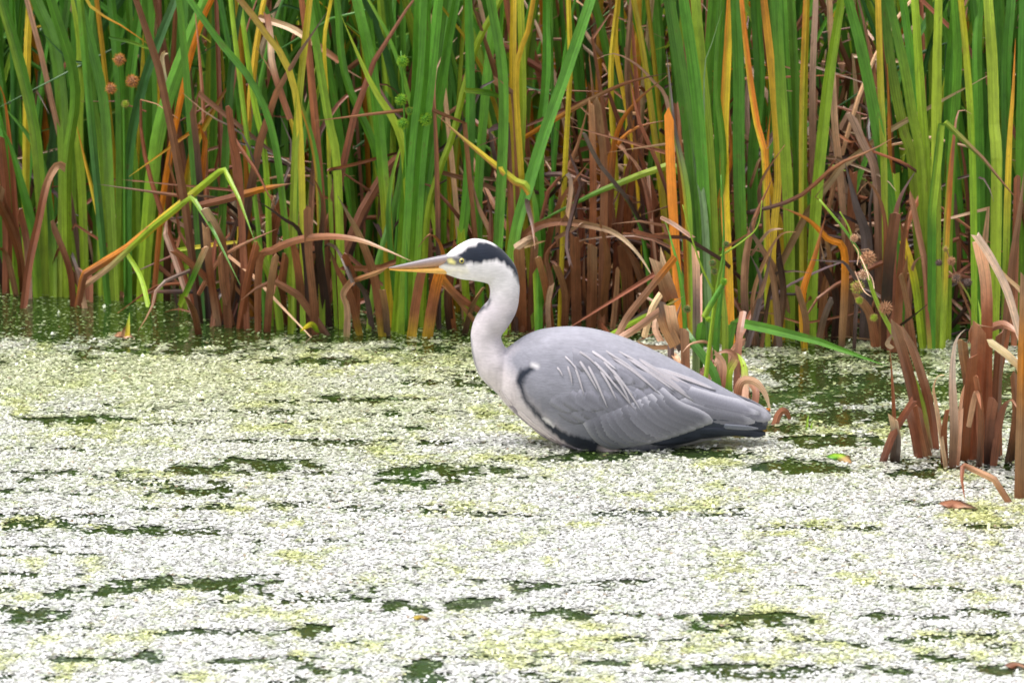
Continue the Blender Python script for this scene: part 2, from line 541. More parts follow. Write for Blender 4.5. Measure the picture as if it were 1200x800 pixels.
def traced_leaf(parent, spec, Y, rng=R, tend=(-.04, .08)):
    """spec: 'x,y x,y ...' base to tip, width px, colour codes, flags: k kinked, b blunt tip, h hangs from its plant (no root), depth offset"""
    path, w, codes = spec[0], spec[1], spec[2]
    fl = spec[3] if len(spec) > 3 else ''
    dy = spec[4] if len(spec) > 4 else rng.uniform(-.05, .05)
    edge = spec[5] if len(spec) > 5 else None
    q = [tuple(float(a) for a in s.split(',')) for s in path.split()]
    m = len(q)
    lean = spec[6] if len(spec) > 6 else rng.uniform(*tend)
    pts = [P(a, b, Y + dy + lean * i / max(1, m - 1)) for i, (a, b) in enumerate(q)]
    if 'h' not in fl:
        r = pts[0].copy()
        if r.z > .03:
            r.x += rng.uniform(-.02, .02); r.z = -.04
            pts.insert(0, r)
        else:
            pts[0].z = min(pts[0].z, -.03)
    if q[-1][1] <= 5 and 'h' not in fl:
        d = (pts[-1] - pts[-2]).normalized()
        Lx = rng.uniform(.25, .5)
        sx = 1 if d.x > 0 else -1
        pts.append(pts[-1] + d * Lx * .6 + Vector((0, rng.uniform(-.05, .05), 0)))
        pts.append(pts[-1] + d * Lx * .5 + Vector((sx * .06, rng.uniform(-.08, .08), -.04)))
    mb = MB()
    leaf(mb, pts, w * pxw(Y), codes, n=max(12, 5 * len(pts)), kink='k' in fl, blunt='b' in fl, rng=rng, edge=edge, bright=(.82, 1.22),
         face=Vector((rng.uniform(-.35, .35), -1, rng.uniform(-.05, .3))).normalized())
    return mb.build('leaf', M_LEAF, parent, smooth=False)

def burr(parent, px, py, r, Y, codes):
    """a spiky seed head"""
    rr = r * pxw(Y)
    c = P(px, py, Y)
    mb = MB()
    a, b = Vector(CODE[codes[0]]), Vector(CODE[codes[-1]])
    bm = bmesh.new()
    bmesh.ops.create_icosphere(bm, subdivisions=2, radius=1)
    bm.verts.index_update()
    for v in bm.verts:
        mb.v.append((c + v.co * rr * .68)[:]); mb.c.append((a * .7)[:]); mb.u.append((0, 0))
    mb.f = [tuple(v.index for v in f.verts) for f in bm.faces]
    bm.free()
    for k in range(75):
        z = 1 - 2 * (k + .5) / 75
        q = math.sqrt(1 - z * z)
        d = Vector((q * math.cos(k * 2.39996), q * math.sin(k * 2.39996), z))
        d = (d + Vector((R.uniform(-.12, .12), R.uniform(-.12, .12), R.uniform(-.12, .12)))).normalized()
        s1 = d.orthogonal().normalized() * rr * .13
        s2 = d.cross(s1.normalized()) * rr * .13
        i = len(mb.v)
        for v, cc in ((d * rr * .6 + s1, a), (d * rr * .6 - s1 * .5 + s2, a), (d * rr * .6 - s1 * .5 - s2, a), (d * rr * R.uniform(1.0, 1.3), b)):
            mb.v.append((c + v)[:]); mb.c.append(cc[:]); mb.u.append((0, 0))
        mb.f += [(i, i + 1, i + 3), (i + 1, i + 2, i + 3), (i + 2, i, i + 3)]
    return mb.build('burr', M_BURR, parent, smooth=False)

def stalk(parent, path, w0, w1, Y, codes, name='stalk'):
    q = [tuple(float(a) for a in s.split(',')) for s in path.split()]
    pts = [P(a, b, Y) for a, b in q]
    ps, L = resample(pts, 18)
    mb = MB()
    for i, p in enumerate(ps):
        t = i / 18
        T = (ps[min(i + 1, 18)] - ps[max(i - 1, 0)]).normalized()
        s = T.cross(Vector((.2, -1, .1))).normalized(); nn = s.cross(T)
        w = lerp(w0, w1, t) * .5 * pxw(Y) * R.uniform(.93, 1.07)
        for k in range(6):
            a = k * math.tau / 6
            mb.v.append((p + s * math.cos(a) * w + nn * math.sin(a) * w)[:])
            mb.c.append(ramp(codes, t)[:]); mb.u.append((k * .003, t * L))
    for i in range(18):
        for k in range(6):
            a, b = i * 6 + k, i * 6 + (k + 1) % 6
            mb.f.append((a, b, b + 6, a + 6))
    mb.f.append(tuple(range(5, -1, -1))); mb.f.append(tuple(18 * 6 + k for k in range(6)))
    return mb.build(name, M_LEAF, parent)

PLANTS = [
 ('reed_plant', 'green reed plant with broad leaning leaves beside brown dead blades', 'reed', 60, 345, [
   ('52,340 48,240 40,150 22,70 3,4', 14, 'LGG', '', -.02, 'LLG'), ('72,340 75,180 65,60 42,0', 15, 'LGG'), ('80,340 78,200 88,100 60,0', 12, 'LGg'),
   ('45,338 38,272 25,215 10,165 -5,140', 12, 'LGG'), ('30,300 31,150 32,60 35,0', 9, 'LYY'), ('92,340 88,180 90,0', 14, 'LGg'),
   ('110,342 112,250 100,85 80,70 43,32', 7, 'LGgg'), ('18,342 12,250 2,150 -20,80', 12, 'LGG'), ('62,342 60,270 45,180 0,120', 10, 'LGG'), ('100,342 97,250 92,150 95,60 88,0', 11, 'LLY')]),
 ('reed_plant', 'reed plant with long dark green leaves around the three orange burrs', 'reed', 150, 350, [
   ('120,345 118,200 105,100 112,0', 14, 'LGg'), ('135,345 128,220 120,110 92,0', 12, 'LGg'), ('150,346 150,200 165,110 185,50 205,0', 11, 'GgS'),
   ('165,346 178,210 195,120 240,0', 17, 'LGG'), ('178,348 190,240 205,150 225,60 242,12 248,0', 7, 'BOOOG', '', -.06), ('140,346 142,200 140,100 130,0', 13, 'LGg'),
   ('128,346 112,200 88,-70 100,0 150,35 176,54', 9, 'GgGLO', '', -.07), ('160,346 158,220 150,120 165,0', 12, 'LGg'), ('172,346 172,250 178,130 172,0', 13, 'GGg'),
   ('185,348 187,260 205,120 215,0', 14, 'LGG'), ('124,346 120,280 100,190 88,140', 6, 'LYO'), ('128,44 155,50 183,61', 4, 'GL', 'h', -.1),
   ('214,352 222,200 250,130 278,86', 11, 'LLYB', '', -.15, 'LLOB', -.1), ('210,350 221,200 230,150 258,118', 6, 'BBT', '', -.15),
   ('193,135 196,112 190,70 194,62', 5, 'SW', 'hb', .0)],
   [('147,346 146,200 145,118', 4, 3, 'GG', -.07)], [(140, 70, 7.5, 'TO', -.08), (155, 95, 8, 'TO', -.08), (130, 104, 7, 'TO', -.08), (147, 122, 5, 'LT', -.08)]),
 ('reed_plant', 'reed plant with a yellow and orange leaf folded over into the water', 'reed', 92, 358, [
   ('88,362 98,322 150,290 225,228 262,197 280,232 300,287', 10, 'BBOYLLG', 'k', 0.0, 'BOOYLLG', -.40), ('95,338 130,312 180,265 225,230 250,270 282,335', 7, 'PPLLGG', 'k', -.03, None, -.42),
   ('148,296 165,325 174,360', 6, 'LLL', 'hb', -.12, None, -.08), ('86,350 82,318 62,264', 8, 'BBT', 'b'), ('98,352 92,325 84,300', 7, 'BD', 'b'), ('25,348 34,312 45,260 55,215 67,194 75,196', 9, 'BBBP', 'b', -.04),
   ('104,350 104,330 100,318', 10, 'BB', 'b'), ('128,345 135,320 133,305', 8, 'TP', 'b', .08), ('142,345 146,322 143,300', 8, 'TT', 'b', .08), ('153,346 150,315', 7, 'TT', 'b', .1)]),
 ('dead_reed_clump', 'red brown dead blades hanging beside the broad leaning green leaves', 'dead reed', 10, 345, [
   ('8,345 8,250 0,165', 12, 'BBB', 'b'), ('30,343 20,275 5,235 0,205', 8, 'BBB'), ('26,345 24,305 10,262 -4,235', 9, 'BBB', 'b'), ('22,342 8,300 -5,290', 7, 'TTB'),
   ('12,345 20,290 6,120 -10,100', 7, 'TBO'), ('-12,345 -5,260 2,220', 9, 'BBT', 'b'), ('34,340 32,290 24,250', 8, 'PB', 'b')]),
 ('dead_reed_clump', 'brown dead reed clump with blades snapped at sharp angles above dark water', 'dead reed', 268, 384, [
   ('235,386 228,368 219,350', 8, 'BB', 'b', -.05), ('262,384 249,338 225,310 203,293', 8, 'BBBB', 'b'), ('268,386 262,300 255,272 243,250', 10, 'BBBP', 'b'), ('258,386 246,318 241,264', 9, 'PBP', 'b', .03),
   ('286,386 284,290 280,200 272,160 268,125', 8, 'BBBBB', 'b'), ('290,386 283,250 270,157 300,200 326,250', 8, 'BBBBB', 'k', -.02), ('395,390 350,346 321,329 300,338 282,352', 9, 'DBBB', 'k', -.08),
   ('240,330 233,345 262,300 325,268', 5, 'BTT', 'h', .04), ('302,388 304,308 320,293 350,281 385,277 420,281 450,292 482,306', 9, 'BBBBBTT', '', -.04, None, -.24), ('278,386 290,330 300,290', 9, 'BB', 'b'),
   ('210,359 226,325 241,290', 7, 'LGP', 'hb', -.03), ('312,386 316,345 323,300', 9, 'BT', 'b'), ('276,386 262,340 258,300', 8, 'TT', 'b', .05), ('338,385 330,345 335,300', 10, 'BB', 'b', .05),
   ('206,293 255,286 300,281', 5, 'LYL', 'h', .1), ('232,241 270,232 310,221 342,215', 9, 'BBOT', 'h', .06), ('243,176 270,168 300,162', 4, 'TT', 'h', .2), ('328,386 318,300 322,262 330,240', 12, 'BBB', 'b', .1)]),
 ('reed_plant', 'slender yellowing reed plant rising among snapped brown blades', 'reed', 345, 386, [
   ('362,388 352,200 330,110 300,55', 7, 'YLYT'), ('378,387 372,200 346,105 322,42', 8, 'LGGO', '', 0, 'LYOO'), ('340,387 345,195 352,100 363,0', 8, 'LLYL'), ('402,387 395,200 385,140 375,80 362,0', 10, 'LLGG'),
   ('395,388 388,260 386,200 384,130 380,50 388,0', 5, 'LLYYL'), ('345,387 345,270 352,190 372,65', 8, 'LLGL'), ('355,387 348,120 300,25 281,0', 8, 'LYBB'), ('345,386 326,190 300,105 258,50 225,4', 8, 'LGGG'),
   ('318,386 312,200 298,120 285,30 281,0', 7, 'LLL'), ('330,386 322,340 300,285', 9, 'LL', 'b'), ('310,386 306,300 282,100 270,0', 6, 'GLL'), ('360,385 368,190 390,131 420,104 455,100 478,125', 7, 'BBTDBD'),
   ('340,140 320,80 317,45 313,18', 8, 'BBPB', 'hb', .02), ('398,72 360,45 338,32 308,22', 8, 'BTPT', 'hb', .12)]),
 ('dead_reed_clump', 'limp dark brown blades trailing from the slender yellowing reed', 'dead reed', 372, 388, [
   ('362,388 355,284 330,255 298,233', 6, 'BDDD', '', -.03), ('370,386 367,350 362,300 360,245', 9, 'BBBB', 'b', -.04), ('450,389 440,332 425,285 410,255 396,230', 11, 'YBBTM', '', -.05), ('425,389 410,345 395,315 385,288', 9, 'YBBD', '', -.04),
   ('405,389 407,364 402,345 410,332', 8, 'LPPT', 'b', -.06), ('352,388 352,340 345,290', 11, 'DB', 'b', .03), ('388,388 378,330 372,280', 10, 'DD', 'b', .04), ('415,389 418,340 404,300', 8, 'BB', 'b', .05), ('438,388 430,350 418,330', 7, 'MM', 'b'),
   ('410,330 440,320 455,313', 6, 'BTT', 'h', -.07), ('365,385 370,330 378,240 362,200', 7, 'DDB', '', .04), ('400,388 396,340 388,250 398,180', 9, 'BBT', '', .1), ('372,389 365,380 352,388', 7, 'LY', 'h', -.1)]),
 ('reed_plant', 'tall fan of broad green leaves rising behind the tip of the bill', 'reed', 475, 387, [
   ('462,388 478,200 488,100 491,0', 12, 'LGGG', '', -.02), ('472,389 484,200 495,90 500,0', 16, 'LGGG', '', -.04), ('482,389 492,200 503,100 514,0', 14, 'LGGG', '', -.03), ('490,388 500,180 514,90 526,0', 12, 'LGGG'),
   ('458,387 455,290 448,190 440,110 432,60 418,0', 13, 'YGGg'), ('486,387 478,220 468,155 435,98 400,19', 11, 'GGLLL', '', -.03), ('495,388 500,262 515,200 530,160 545,100 560,50 586,0', 8, 'LLLLL'),
   ('505,388 540,285 551,150 549,0', 12, 'LGGG', '', .05), ('450,388 456,280 470,200 475,110', 8, 'LGG'), ('470,388 455,250 470,170 482,150', 7, 'GGL', '', .02), ('500,388 497,250 522,70 535,0', 12, 'GGG', '', .06),
   ('466,388 446,200 405,90 395,0', 10, 'GGG', '', .08), ('545,106 572,109 600,119', 7, 'LGL', 'h', -.02), ('515,385 512,200 509,100 518,66 536,44', 6, 'DDBBP', '', .01), ('430,388 440,320 455,260 460,200', 7, 'LGS')],
   [('476,388 476,200 470,60', 4, 2, 'GG', -.05)], [(472, 72, 7, 'GL', -.06), (470, 117, 7, 'GL', -.06), (472, 145, 7, 'GL', -.06), (498, 140, 8, 'GL', -.06), (480, 130, 5, 'gL', -.06)]),
 ('dead_reed_clump', 'broken rust coloured blades leaning below the bill', 'dead reed', 505, 390, [
   ('480,392 488,350 495,315', 12, 'YBB', 'b', -.05), ('498,391 508,350 517,312', 13, 'YBO', 'b', -.05), ('562,364 535,345 512,318', 8, 'BBO', 'hb', -.04), ('540,388 553,360 565,340', 8, 'DT', 'b'), ('565,388 548,366 530,345 512,330', 5, 'TTP', 'h', -.03),
   ('455,390 452,365 448,340', 8, 'MT', 'b', -.02), ('530,388 525,345 535,290', 10, 'DB', 'b', .05), ('550,388 545,330 540,270', 9, 'LL', 'b', .04), ('535,388 520,300 505,275 490,290', 6, 'BOT', '', .03), ('562,388 560,330 552,290', 8, 'LG', 'b', .05)]),
 ('reed_plant', 'reed plant with one rust edged leaf bowing down above the head', 'reed', 590, 388, [
   ('632,386 625,240 600,210 570,185 540,160 511,134', 11, 'GGGYT', '', -.04, 'GLOBB'), ('590,388 598,250 600,130 602,0', 9, 'LYY'), ('575,388 585,260 590,100 575,0', 12, 'GGG'), ('586,386 602,284 620,215 640,150 665,80 692,0', 14, 'LGGGG', '', -.05),
   ('600,386 606,250 612,120 610,0', 10, 'LLY'), ('565,388 560,250 568,120 580,0', 11, 'GGG', '', .05), ('605,386 595,160 588,150 578,150', 7, 'DBD', 'b', -.02), ('612,386 604,130 590,105 582,96', 8, 'BBT', 'b', -.01),
   ('640,386 632,200 640,90 640,0', 11, 'GGG', '', .05), ('655,386 662,200 668,80 666,0', 6, 'YYO', '', .02), ('628,386 605,110 618,40 625,0', 7, 'LYO'), ('600,386 585,300 560,240 552,200', 8, 'BTT', '', .02), ('585,388 575,320 575,250 565,215', 8, 'TBD', '', .03)]),
 ('dead_reed_clump', 'big heap of collapsed rust brown blades rising behind the back of the neck', 'dead reed', 690, 382, [
   ('604,384 602,330 607,292 622,270 650,260 690,264 722,274 748,298 768,330', 10, 'BBBBBTPP', '', -.06), ('690,384 695,240 693,118', 9, 'BBBT', 'b'), ('704,384 708,220 705,160 699,118', 10, 'BBBT', 'b'), ('704,385 716,210 725,150 750,115 782,89', 10, 'BBBOT', '', -.02),
   ('708,385 712,210 722,172 745,150 782,141', 9, 'BBBOB', '', .0), ('600,170 640,146 690,118 735,97 782,86', 6, 'OOTBD', 'h', .04), ('770,384 788,200 782,120 765,95 745,75 720,63 700,69', 7, 'BBPPPP', '', .03),
   ('612,382 610,340 608,292', 13, 'BBT', 'b', -.05), ('648,382 640,340 630,300', 9, 'BBT', 'b', -.05), ('628,383 645,338 640,300 655,280', 8, 'BTB', '', -.04), ('676,382 675,330 673,275', 12, 'BBB', 'b', -.02), ('692,382 694,340 694,290', 12, 'BBT', 'b', -.03),
   ('716,382 722,345 724,315', 7, 'TT', 'b', -.03), ('738,384 735,330 730,290', 14, 'DBB', 'b', .02), ('757,384 755,340 740,300 722,280', 12, 'DBBB', '', .0), ('660,382 668,320 690,270', 9, 'BBB', '', .02), ('632,382 640,300 655,240 690,190', 8, 'BBB', '', .05),
   ('720,382 724,280 735,200 760,140', 9, 'BBT', '', .04), ('745,382 735,260 745,180 735,120', 11, 'DBT', '', .08), ('665,382 655,250 680,160 690,120', 8, 'BTT', '', .06), ('770,382 765,270 750,200 722,170', 8, 'BBP', '', .05),
   ('620,382 625,310 625,280 605,290', 9, 'BBP', 'b', -.05), ('635,205 660,205 692,214', 6, 'MT', 'h', .03), ('690,200 672,240 655,262', 6, 'DT', 'h', .03), ('730,275 760,278 790,270', 7, 'BB', 'h', -.02), ('650,280 672,268 682,262', 5, 'TP', 'hb', -.07),
   ('645,384 642,360 646,335', 6, 'TP', 'b', -.07), ('660,384 662,345 652,312', 8, 'BT', 'b', -.02), ('705,384 708,345 712,300 700,250', 9, 'BBB', '', -.01), ('600,292 615,288 640,282', 6, 'PT', 'h', -.06), ('780,384 778,300 760,210 740,160', 12, 'BBB', '', .1),
   ('686,384 680,250 664,170 650,150', 7, 'DBT', '', .09), ('725,384 718,230 700,150 690,60', 8, 'BTT', '', .12), ('740,384 742,200 735,90 740,0', 7, 'TTP', '', .16), ('755,384 750,180 758,60 764,0', 7, 'TPT', '', .18)]),
 ('reed_plant', 'reed plant whose narrow bright leaf slants low across the heap of rust blades', 'reed', 760, 384, [
   ('800,386 806,215 790,192 750,205 700,225 650,250 608,273', 9, 'GGGLGG', 'k', -.08), ('770,384 757,300 750,265 735,235 715,214', 6, 'LGGg', '', -.05), ('760,384 745,190 722,60 725,0', 6, 'YYG', '', .1), ('735,384 720,180 716,80 724,0', 7, 'LYO', '', .06), ('750,384 765,180 775,80 770,0', 11, 'GGG', '', .15)]),
 ('reed_plant', 'broad blue green reed plant edged with bright orange blades behind the tail', 'reed', 828, 404, [
   ('825,408 812,200 800,100 784,0', 17, 'GGGG', '', -.03), ('834,408 823,200 815,100 801,0', 14, 'LGGG', '', -.02), ('832,408 826,260 815,180 811,90', 9, 'GSSS', '', -.05), ('842,406 832,200 822,80 815,0', 13, 'LLLL'),
   ('812,405 806,240 790,150 785,100 781,58', 9, 'YLLMM', '', -.06, 'YOYLM'), ('800,404 790,270 786,200 784,138', 11, 'OOOO', 'b', -.05), ('808,404 804,280 796,180 793,120', 8, 'OOB', 'b', -.05), ('858,410 853,300 850,245 849,140 856,0', 11, 'OYYOO', '', -.04, 'OOOO'),
   ('900,405 897,200 888,150 880,100 874,50 869,0', 8, 'LYOOO', '', -.03, 'LLYOO'), ('874,408 866,200 866,100 862,0', 14, 'LGGG', '', .02), ('838,407 848,200 840,100 846,0', 9, 'LGG'), ('830,404 825,110 832,60 847,10', 3, 'GSS', '', -.02),
   ('886,406 882,200 890,100 885,0', 13, 'GGG', '', .05), ('818,404 820,250 825,150 835,0', 12, 'GGG', '', .05), ('845,406 842,250 858,180 846,120 834,88', 7, 'YLOB', '', .03), ('795,404 797,380 790,250 780,140', 6, 'LGG', '', -.06), ('860,406 842,150 845,0', 12, 'GGL', '', .08)]),
 ('broken_reed_clump', 'pale broken stubble and frayed blades heaped close behind the back', 'dead reed', 815, 466, [
   ('722,398 735,372 760,340 786,308', 9, 'PTTO', 'hb', -.02), ('787,352 780,332 771,306', 19, 'BTP', 'hb', .02), ('755,395 764,362 776,342', 8, 'PPP', 'hb', -.02), ('712,394 745,376 775,362 801,347', 6, 'LLLT', 'h', .0), ('720,400 745,385 772,365', 9, 'PTT', 'hb', -.03),
   ('792,405 782,385 774,362', 16, 'TTM', 'hb', -.03), ('800,410 790,385 786,366', 13, 'MTP', 'hb', -.02), ('775,400 768,385 771,366', 10, 'TP', 'hb', -.03), ('803,445 803,415 802,383', 11, 'BBT', 'b', -.03), ('820,452 818,420 822,385', 12, 'LGG', 'b', .0),
   ('840,448 826,420 812,402 805,392', 10, 'gGGG', 'b', -.06), ('856,470 853,440 862,420 852,411 836,416', 11, 'GGLTP', '', -.02), ('872,468 873,440 868,420 856,411', 9, 'TPLL', '', -.04), ('828,448 836,425 842,415', 10, 'BPT', 'b', -.04), ('838,460 846,432 838,418', 12, 'TBP', 'b', -.05),
   ('862,478 866,452 882,446 896,460 904,486', 10, 'DBPW', '', -.16), ('903,506 912,486 922,483 929,504', 9, 'DBBB', '', -.28), ('888,498 897,486 902,478', 6, 'YO', 'b', -.25), ('878,490 886,462 880,448', 9, 'BT', 'b', -.12), ('810,452 795,425 785,412', 8, 'BP', 'b', -.01), ('848,452 856,420 868,402', 9, 'TT', 'b', .05), ('830,450 832,405 812,402 800,412', 5, 'PTP', 'h', -.04),
   ('838,452 840,390 848,320 849,290', 8, 'LGGG', '', -.0), ('846,452 850,390 846,330 848,300', 9, 'GLL', '', .03), ('815,452 816,390 816,330 815,295', 9, 'SSMP', 'b', -.02), ('822,452 820,380 820,325', 7, 'TPP', 'b', -.03), ('808,452 800,345 786,280 777,254', 6, 'LGGG', '', .0), ('775,255 790,263 811,278', 5, 'PWP', 'hb', -.01),
   ('862,452 866,400 870,370', 8, 'BT', 'b', .06), ('790,452 786,410 790,380 800,350', 8, 'TMT', '', .02), ('825,470 822,445 835,425', 9, 'BB', 'b', -.06), ('880,470 874,452 869,430', 7, 'TB', 'b', -.02)],
   [('826,452 832,400 838,350 848,288 845,205', 6, 1.6, 'LLGG', -.07), ('838,345 822,312 808,270 800,240', 3, 1.2, 'LLL', -.07), ('844,300 870,283 888,265 893,235', 2.4, 1, 'LLL', -.07), ('825,372 834,355 849,330', 8, 6, 'LGG', -.09)],
   [(848, 330, 4.5, 'GL', -.1), (837, 318, 4, 'gT', -.08), (835, 308, 4.5, 'gT', -.08), (851, 286, 4, 'gT', -.08), (805, 362, 5, 'gT', -.04), (830, 374, 4, 'LG', -.1)]),
 ('reed_plant', 'reed plant with a single bright green leaf lying out flat over the water', 'reed', 885, 400, [
   ('850,404 858,380 862,377 900,385 960,400 1040,429', 11, 'GGGGG', 'k', -.12, None, -.22), ('910,402 905,300 912,200 905,90 895,0', 9, 'YYOL'), ('926,402 924,250 915,100 910,0', 13, 'LLGG'), ('935,402 935,250 932,100 927,0', 10, 'LGGG'), ('942,402 941,200 942,100 945,0', 10, 'YLYY', '', -.02, 'LYOY'),
   ('950,402 955,260 968,120 978,50 986,0', 14, 'LLLL', '', -.03), ('900,402 890,250 905,140 902,0', 11, 'GGg', '', .06), ('916,402 920,300 900,200 903,130', 8, 'YYO', '', .0), ('960,402 948,250 925,120 918,0', 9, 'GGG', '', .08)]),
 ('dead_reed_clump', 'tangle of grey brown withered blades under the flat lying green leaf', 'dead reed', 935, 404, [
   ('985,404 990,300 970,280 945,256 912,242', 9, 'DTOOB', '', -.04), ('890,406 905,330 925,318 950,320', 5, 'TDM', '', -.04), ('1000,404 1005,330 990,307 945,304', 5, 'DMM', 'k', -.05), ('915,406 905,320 880,270 885,255', 8, 'MTM'), ('870,406 892,340 880,300', 7, 'MM'),
   ('928,406 920,350 900,300 870,292', 7, 'DTT'), ('895,406 882,350 910,280 935,272', 5, 'MTT'), ('960,406 965,350 972,300 960,260', 9, 'BBT'), ('975,406 980,350 965,310', 8, 'DD', 'b'), ('945,406 940,350 955,300 968,250', 8, 'YOB'), ('1028,406 1020,370 1004,348', 10, 'BT', 'b', -.03),
   ('1012,404 1016,290 1003,240 990,190', 14, 'DMMM', '', .03), ('905,404 918,350 912,300', 9, 'TD', 'b'), ('885,406 884,370 896,330 905,290', 7, 'TTM'), ('880,404 872,340 880,270 905,210', 9, 'MTB', '', .02), ('968,404 955,250 952,110 956,0', 9, 'BTPT', '', .08),
   ('1000,404 985,210 978,140 972,0', 9, 'TPT', '', .1), ('1030,404 1028,220 1010,165 999,139', 10, 'BTP', 'b', .04), ('910,404 900,280 890,220 920,170', 8, 'TMT', '', .06), ('990,404 996,280 1000,200', 11, 'TB', 'b', .08), ('940,406 945,380 935,340', 8, 'BT', 'b'), ('955,406 965,375 975,350', 8, 'TM', 'b'), ('880,300 900,272 918,268', 4, 'TP', 'h', -.02)]),
 ('reed_plant', 'yellow green reed plant of crowded upright leaves behind a brown burr stem', 'reed', 1085, 404, [
   ('1085,408 1070,200 1058,150 1045,80 1035,0', 12, 'LLGG'), ('1090,408 1080,200 1070,140 1060,80 1042,0', 12, 'LLGG', '', -.03), ('1096,409 1086,200 1082,150 1077,80 1072,0', 11, 'LLLL', '', -.03), ('1098,409 1097,200 1098,80 1100,0', 12, 'LLLL', '', -.05),
   ('1104,408 1108,300 1112,230 1118,160 1124,129 1139,134', 8, 'LLYOBP', '', -.06, 'LLLOB'), ('1080,408 1076,260 1075,140 1068,70 1058,0', 11, 'LGGG', '', .03), ('1084,408 1072,330 1059,284', 9, 'LLY', 'b', -.05), ('1092,408 1085,320 1078,280 1068,232', 9, 'LBTT', 'b', -.06),
   ('1040,406 1036,200 1032,100 1029,0', 8, 'LLYL'), ('1045,406 1043,200 1040,75', 8, 'BOO'), ('1060,406 1045,250 1028,150 1010,60 994,0', 14, 'GGGg', '', .0), ('1110,408 1112,250 1122,80 1118,0', 11, 'LGG', '', .04), ('1052,406 1050,300 1048,200', 12, 'LGL', 'b', .03)]),
 ('dead_reed_clump', 'dark red brown blades crossing in front of the crowded upright leaves', 'dead reed', 1048, 405, [
   ('1044,408 1046,300 1052,240 1072,202', 11, 'BBBM', '', -.06), ('1050,408 1056,310 1062,260 1068,240', 10, 'BBB', '', -.07), ('1038,408 1040,330 1048,260', 13, 'BDB', 'b', -.04), ('1075,408 1062,350 1055,320', 8, 'BT', 'b', -.04), ('1050,385 1070,370 1087,357', 4, 'DD', 'h', -.07),
   ('1030,406 1038,270 1020,215 1005,228', 7, 'TBT', '', -.02), ('1062,408 1068,320 1082,300', 8, 'BT', '', -.01), ('1044,350 1060,320 1063,300', 8, 'BT', 'h', -.05)]),
 ('reed_plant', 'reed plant with a striped leaf creased and hanging over its upright green blades', 'reed', 1160, 402, [
   ('1142,405 1141,260 1138,150 1132,60 1126,0', 8, 'LLYL', '', -.02), ('1165,405 1168,200 1165,150 1163,80 1158,0', 13, 'LLLL', '', -.04), ('1150,405 1148,200 1145,60 1148,0', 12, 'GGG'), ('1178,405 1180,200 1179,80 1185,0', 12, 'GGG'), ('1176,405 1182,190 1187,110 1190,45', 8, 'LLYO', '', -.03),
   ('1092,405 1092,250 1104,140 1130,165 1152,186 1175,214 1199,242', 10, 'GGGLLTB', 'k', -.08, 'GGGGGGT'), ('1195,405 1196,200 1200,0', 13, 'LGG'), ('1158,405 1156,220 1172,90 1170,0', 11, 'GGg', '', .05), ('1210,405 1214,240 1220,100 1215,0', 13, 'GGG'), ('1135,405 1150,240 1152,120 1140,0', 11, 'GGG', '', .06), ('1188,405 1190,300 1192,210', 8, 'BB', 'b'),
   ('1120,405 1118,250 1112,120 1120,0', 12, 'GGL', '', .08), ('1175,405 1185,320 1196,240 1200,200', 10, 'BBT', '', -.05)]),
 ('dead_reed_clump', 'pale straw and rust dead reed clump standing alone in open water', 'dead reed', 1140, 541, [
   ('1115,545 1118,500 1116,440 1120,400 1131,386', 10, 'BTPWW', '', -.05), ('1112,535 1098,480 1094,455 1099,441 1106,440', 6, 'TPPP', '', -.06), ('1120,542 1126,480 1130,455 1138,440', 7, 'BPP', '', -.04), ('1138,543 1144,450 1148,378', 19, 'BBBT', 'b', .02),
   ('1156,543 1156,440 1156,340 1148,291', 14, 'BBBP', 'b', .0), ('1166,543 1168,460 1172,395', 14, 'BBB', 'b', .03), ('1212,560 1205,430 1194,388 1180,340 1160,300 1144,276', 10, 'TTPWWW', 'b', -.06), ('1216,560 1214,380 1200,345 1175,320 1149,281', 8, 'TTPPP', '', -.03),
   ('1206,550 1198,446 1186,421 1162,402', 9, 'TPPW', 'b', -.06), ('1128,543 1134,480 1140,420', 13, 'BBB', 'b', .02), ('1162,545 1172,490 1184,468 1194,482', 10, 'BBBT', '', -.04), ('1178,543 1190,490 1188,440', 9, 'DBB', 'b', .0), ('1148,543 1138,470 1130,420 1128,400', 12, 'BBT', 'b', .04),
   ('1150,542 1146,420 1138,400 1140,382 1165,384', 9, 'BBBT', '', -.03), ('1152,388 1176,380 1195,392', 10, 'BTP', 'h', .0), ('1108,542 1106,510 1110,480', 10, 'BB', 'b', -.01), ('1172,543 1170,450 1180,400 1190,350', 8, 'BBT', '', .05), ('1135,500 1144,460 1150,480', 7, 'PB', 'h', -.06), ('1158,544 1160,500 1164,470', 12, 'DB', 'b', -.02),
   ('1146,542 1150,490 1143,440', 8, 'DB', 'b', -.05), ('1185,543 1195,510 1200,460', 11, 'DB', 'b', .03)]),
 ('dead_reed_clump', 'leaning brown blades at the foot of the bent burr stem', 'dead reed', 1075, 533, [
   ('1086,532 1072,470 1060,420 1049,384', 14, 'BBBT', 'b', .03), ('1098,536 1088,470 1070,410 1056,384', 12, 'BBTT', 'b', .05), ('1029,541 1046,510 1070,470', 9, 'DBB', 'b', -.05), ('1047,542 1050,515 1047,492', 13, 'MMP', 'b', -.04), ('1050,530 1047,470 1043,410', 5, 'BBB', '', -.02), ('1080,536 1070,500 1064,480', 10, 'BB', 'b', -.02),
   ('1046,408 1040,402 1048,388', 6, 'PT', 'h', .0), ('1012,312 1022,326 1025,338', 1.2, 'TP', 'h', -.03), ('1008,300 1016,318 1018,328', 1.1, 'PW', 'h', -.03), ('1002,318 1012,340 1022,348', 1.2, 'TP', 'h', -.03), ('1000,286 1006,296 1004,310', 1.1, 'TP', 'h', -.03), ('1092,537 1080,505 1075,480', 11, 'TB', 'b', -.01)],
